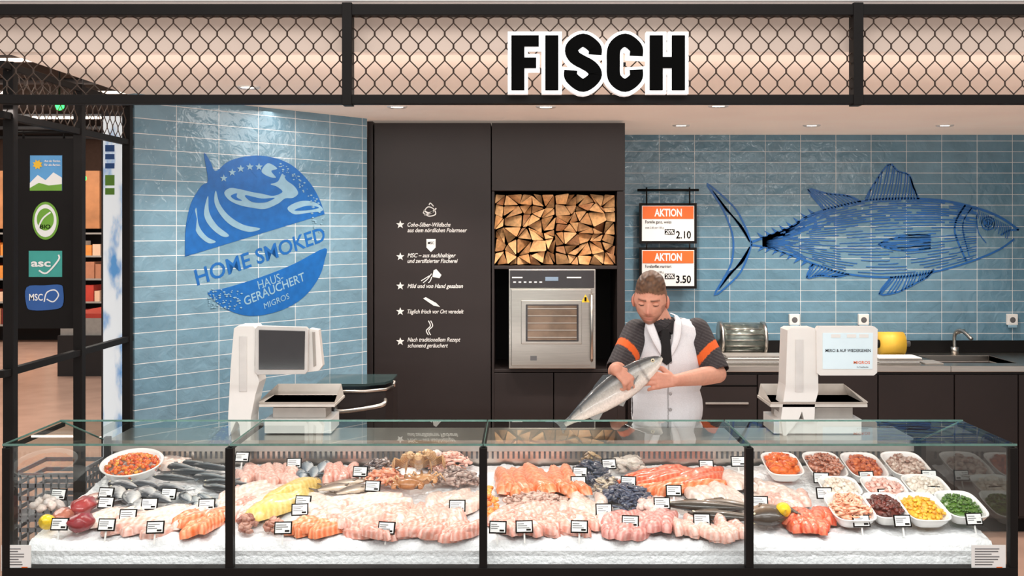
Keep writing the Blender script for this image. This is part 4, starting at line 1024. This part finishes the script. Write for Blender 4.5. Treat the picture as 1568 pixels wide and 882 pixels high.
b=MB(); D=14; b.box(X(88,D),X(165,D),D,D+1.5,0,.55,DK); b.box(X(90,D),X(165,D),D+.05,D+1.4,.55,.78,STEELD); b.box(X(95,D),X(165,D),D+.1,D+1.4,.78,.84,pm[0]); b.build('chilled_island')
for (u,v,D) in ((91,162,9),(127,273,12)):
    b=MB(); b.ell(PT(u,v,D),(.04,.04,.04),GLAMP,None,None,12,8); P=PT(u,v,D); b.tube([P+Vector((0,0,.02)),(P.x,P.y,3.999)],.008,BLACK,6); b.build('green_indicator_lamp')
b=MB(); x0,x1,y0,y1=-2.42,-2.12,4.9,5.25
for k in range(4):
    z0=.001+k*.21; BS=mat('basket_grey%d'%k,(120,122,126),.5)
    b.box(x0,x1,y0,y1,z0,z0+.01,BS)
    for z in (z0+.02,z0+.08,z0+.14,z0+.19): b.box(x0,x1,y0,y0+.008,z,z+.02,BS); b.box(x0,x1,y1-.008,y1,z,z+.02,BS); b.box(x0,x0+.008,y0,y1,z,z+.02,BS); b.box(x1-.008,x1,y0,y1,z,z+.02,BS)
    for i in range(9): x=x0+(x1-x0-.008)*i/8; b.box(x,x+.008,y0,y0+.008,z0,z0+.2,BS); y=y0+(y1-y0-.008)*i/8; b.box(x1-.008,x1,y,y+.008,z0,z0+.2,BS)
b.build('shopping_basket_stack')

# ================= lights =================
def area(name,loc,target,sx,sy,en,col=(1,.96,.9)):
    l=bpy.data.lights.new(name,'AREA'); l.shape='RECTANGLE'; l.size=sx; l.size_y=sy; l.energy=en; l.color=col
    o=bpy.data.objects.new(name,l); o.location=loc; o.rotation_euler=(Vector(target)-Vector(loc)).to_track_quat('-Z','Y').to_euler(); scene.collection.objects.link(o)
area('added_front_fill',(0,1.0,3.9),(0,4.6,1.2),4.5,1.2,72,(1,.97,.94))  # unseen fill panel above the camera, added to light the counter
area('added_food_fill_strip',(X(780,3.7),3.64,GT-.03),(X(780,3.7),4.05,.9),3.4,.03,8,(1,.97,.95))  # unseen strip under the glass top, added to light the food
area('service_light',(.8,5.6,CZ-.02),(.8,5.6,0),4.5,.5,30,(1,.95,.9))
area('added_ceiling_uplight',(.6,3.96,2.44),(.6,6.6,2.80),6.0,.03,14,(1,.95,.9))  # unseen fill strip at the fascia, added to brighten the ceiling
area('store_left_light',(-5.5,9,3.8),(-5.5,9,0),3,6,260,(1,.93,.85))
area('store_far_light',(-8.5,15.5,3.8),(-8.5,17.5,0.5),5,2,320,(1,.9,.8))
w=bpy.data.worlds.new('w'); scene.world=w; w.use_nodes=True; w.node_tree.nodes['Background'].inputs[0].default_value=(1,.98,.96,1); w.node_tree.nodes['Background'].inputs[1].default_value=.78
# ================= camera =================
cd=bpy.data.cameras.new('camera'); co=bpy.data.objects.new('camera',cd); scene.collection.objects.link(co)
co.location=(0,0,CH); co.rotation_euler=(radians(90),0,0)
cd.sensor_fit='HORIZONTAL'; cd.sensor_width=36; cd.lens=36*F/1568; cd.shift_x=(784-CX)/1568; cd.shift_y=-(441-CY)/1568; cd.clip_end=100
scene.camera=co
scene.view_settings.view_transform='Standard'
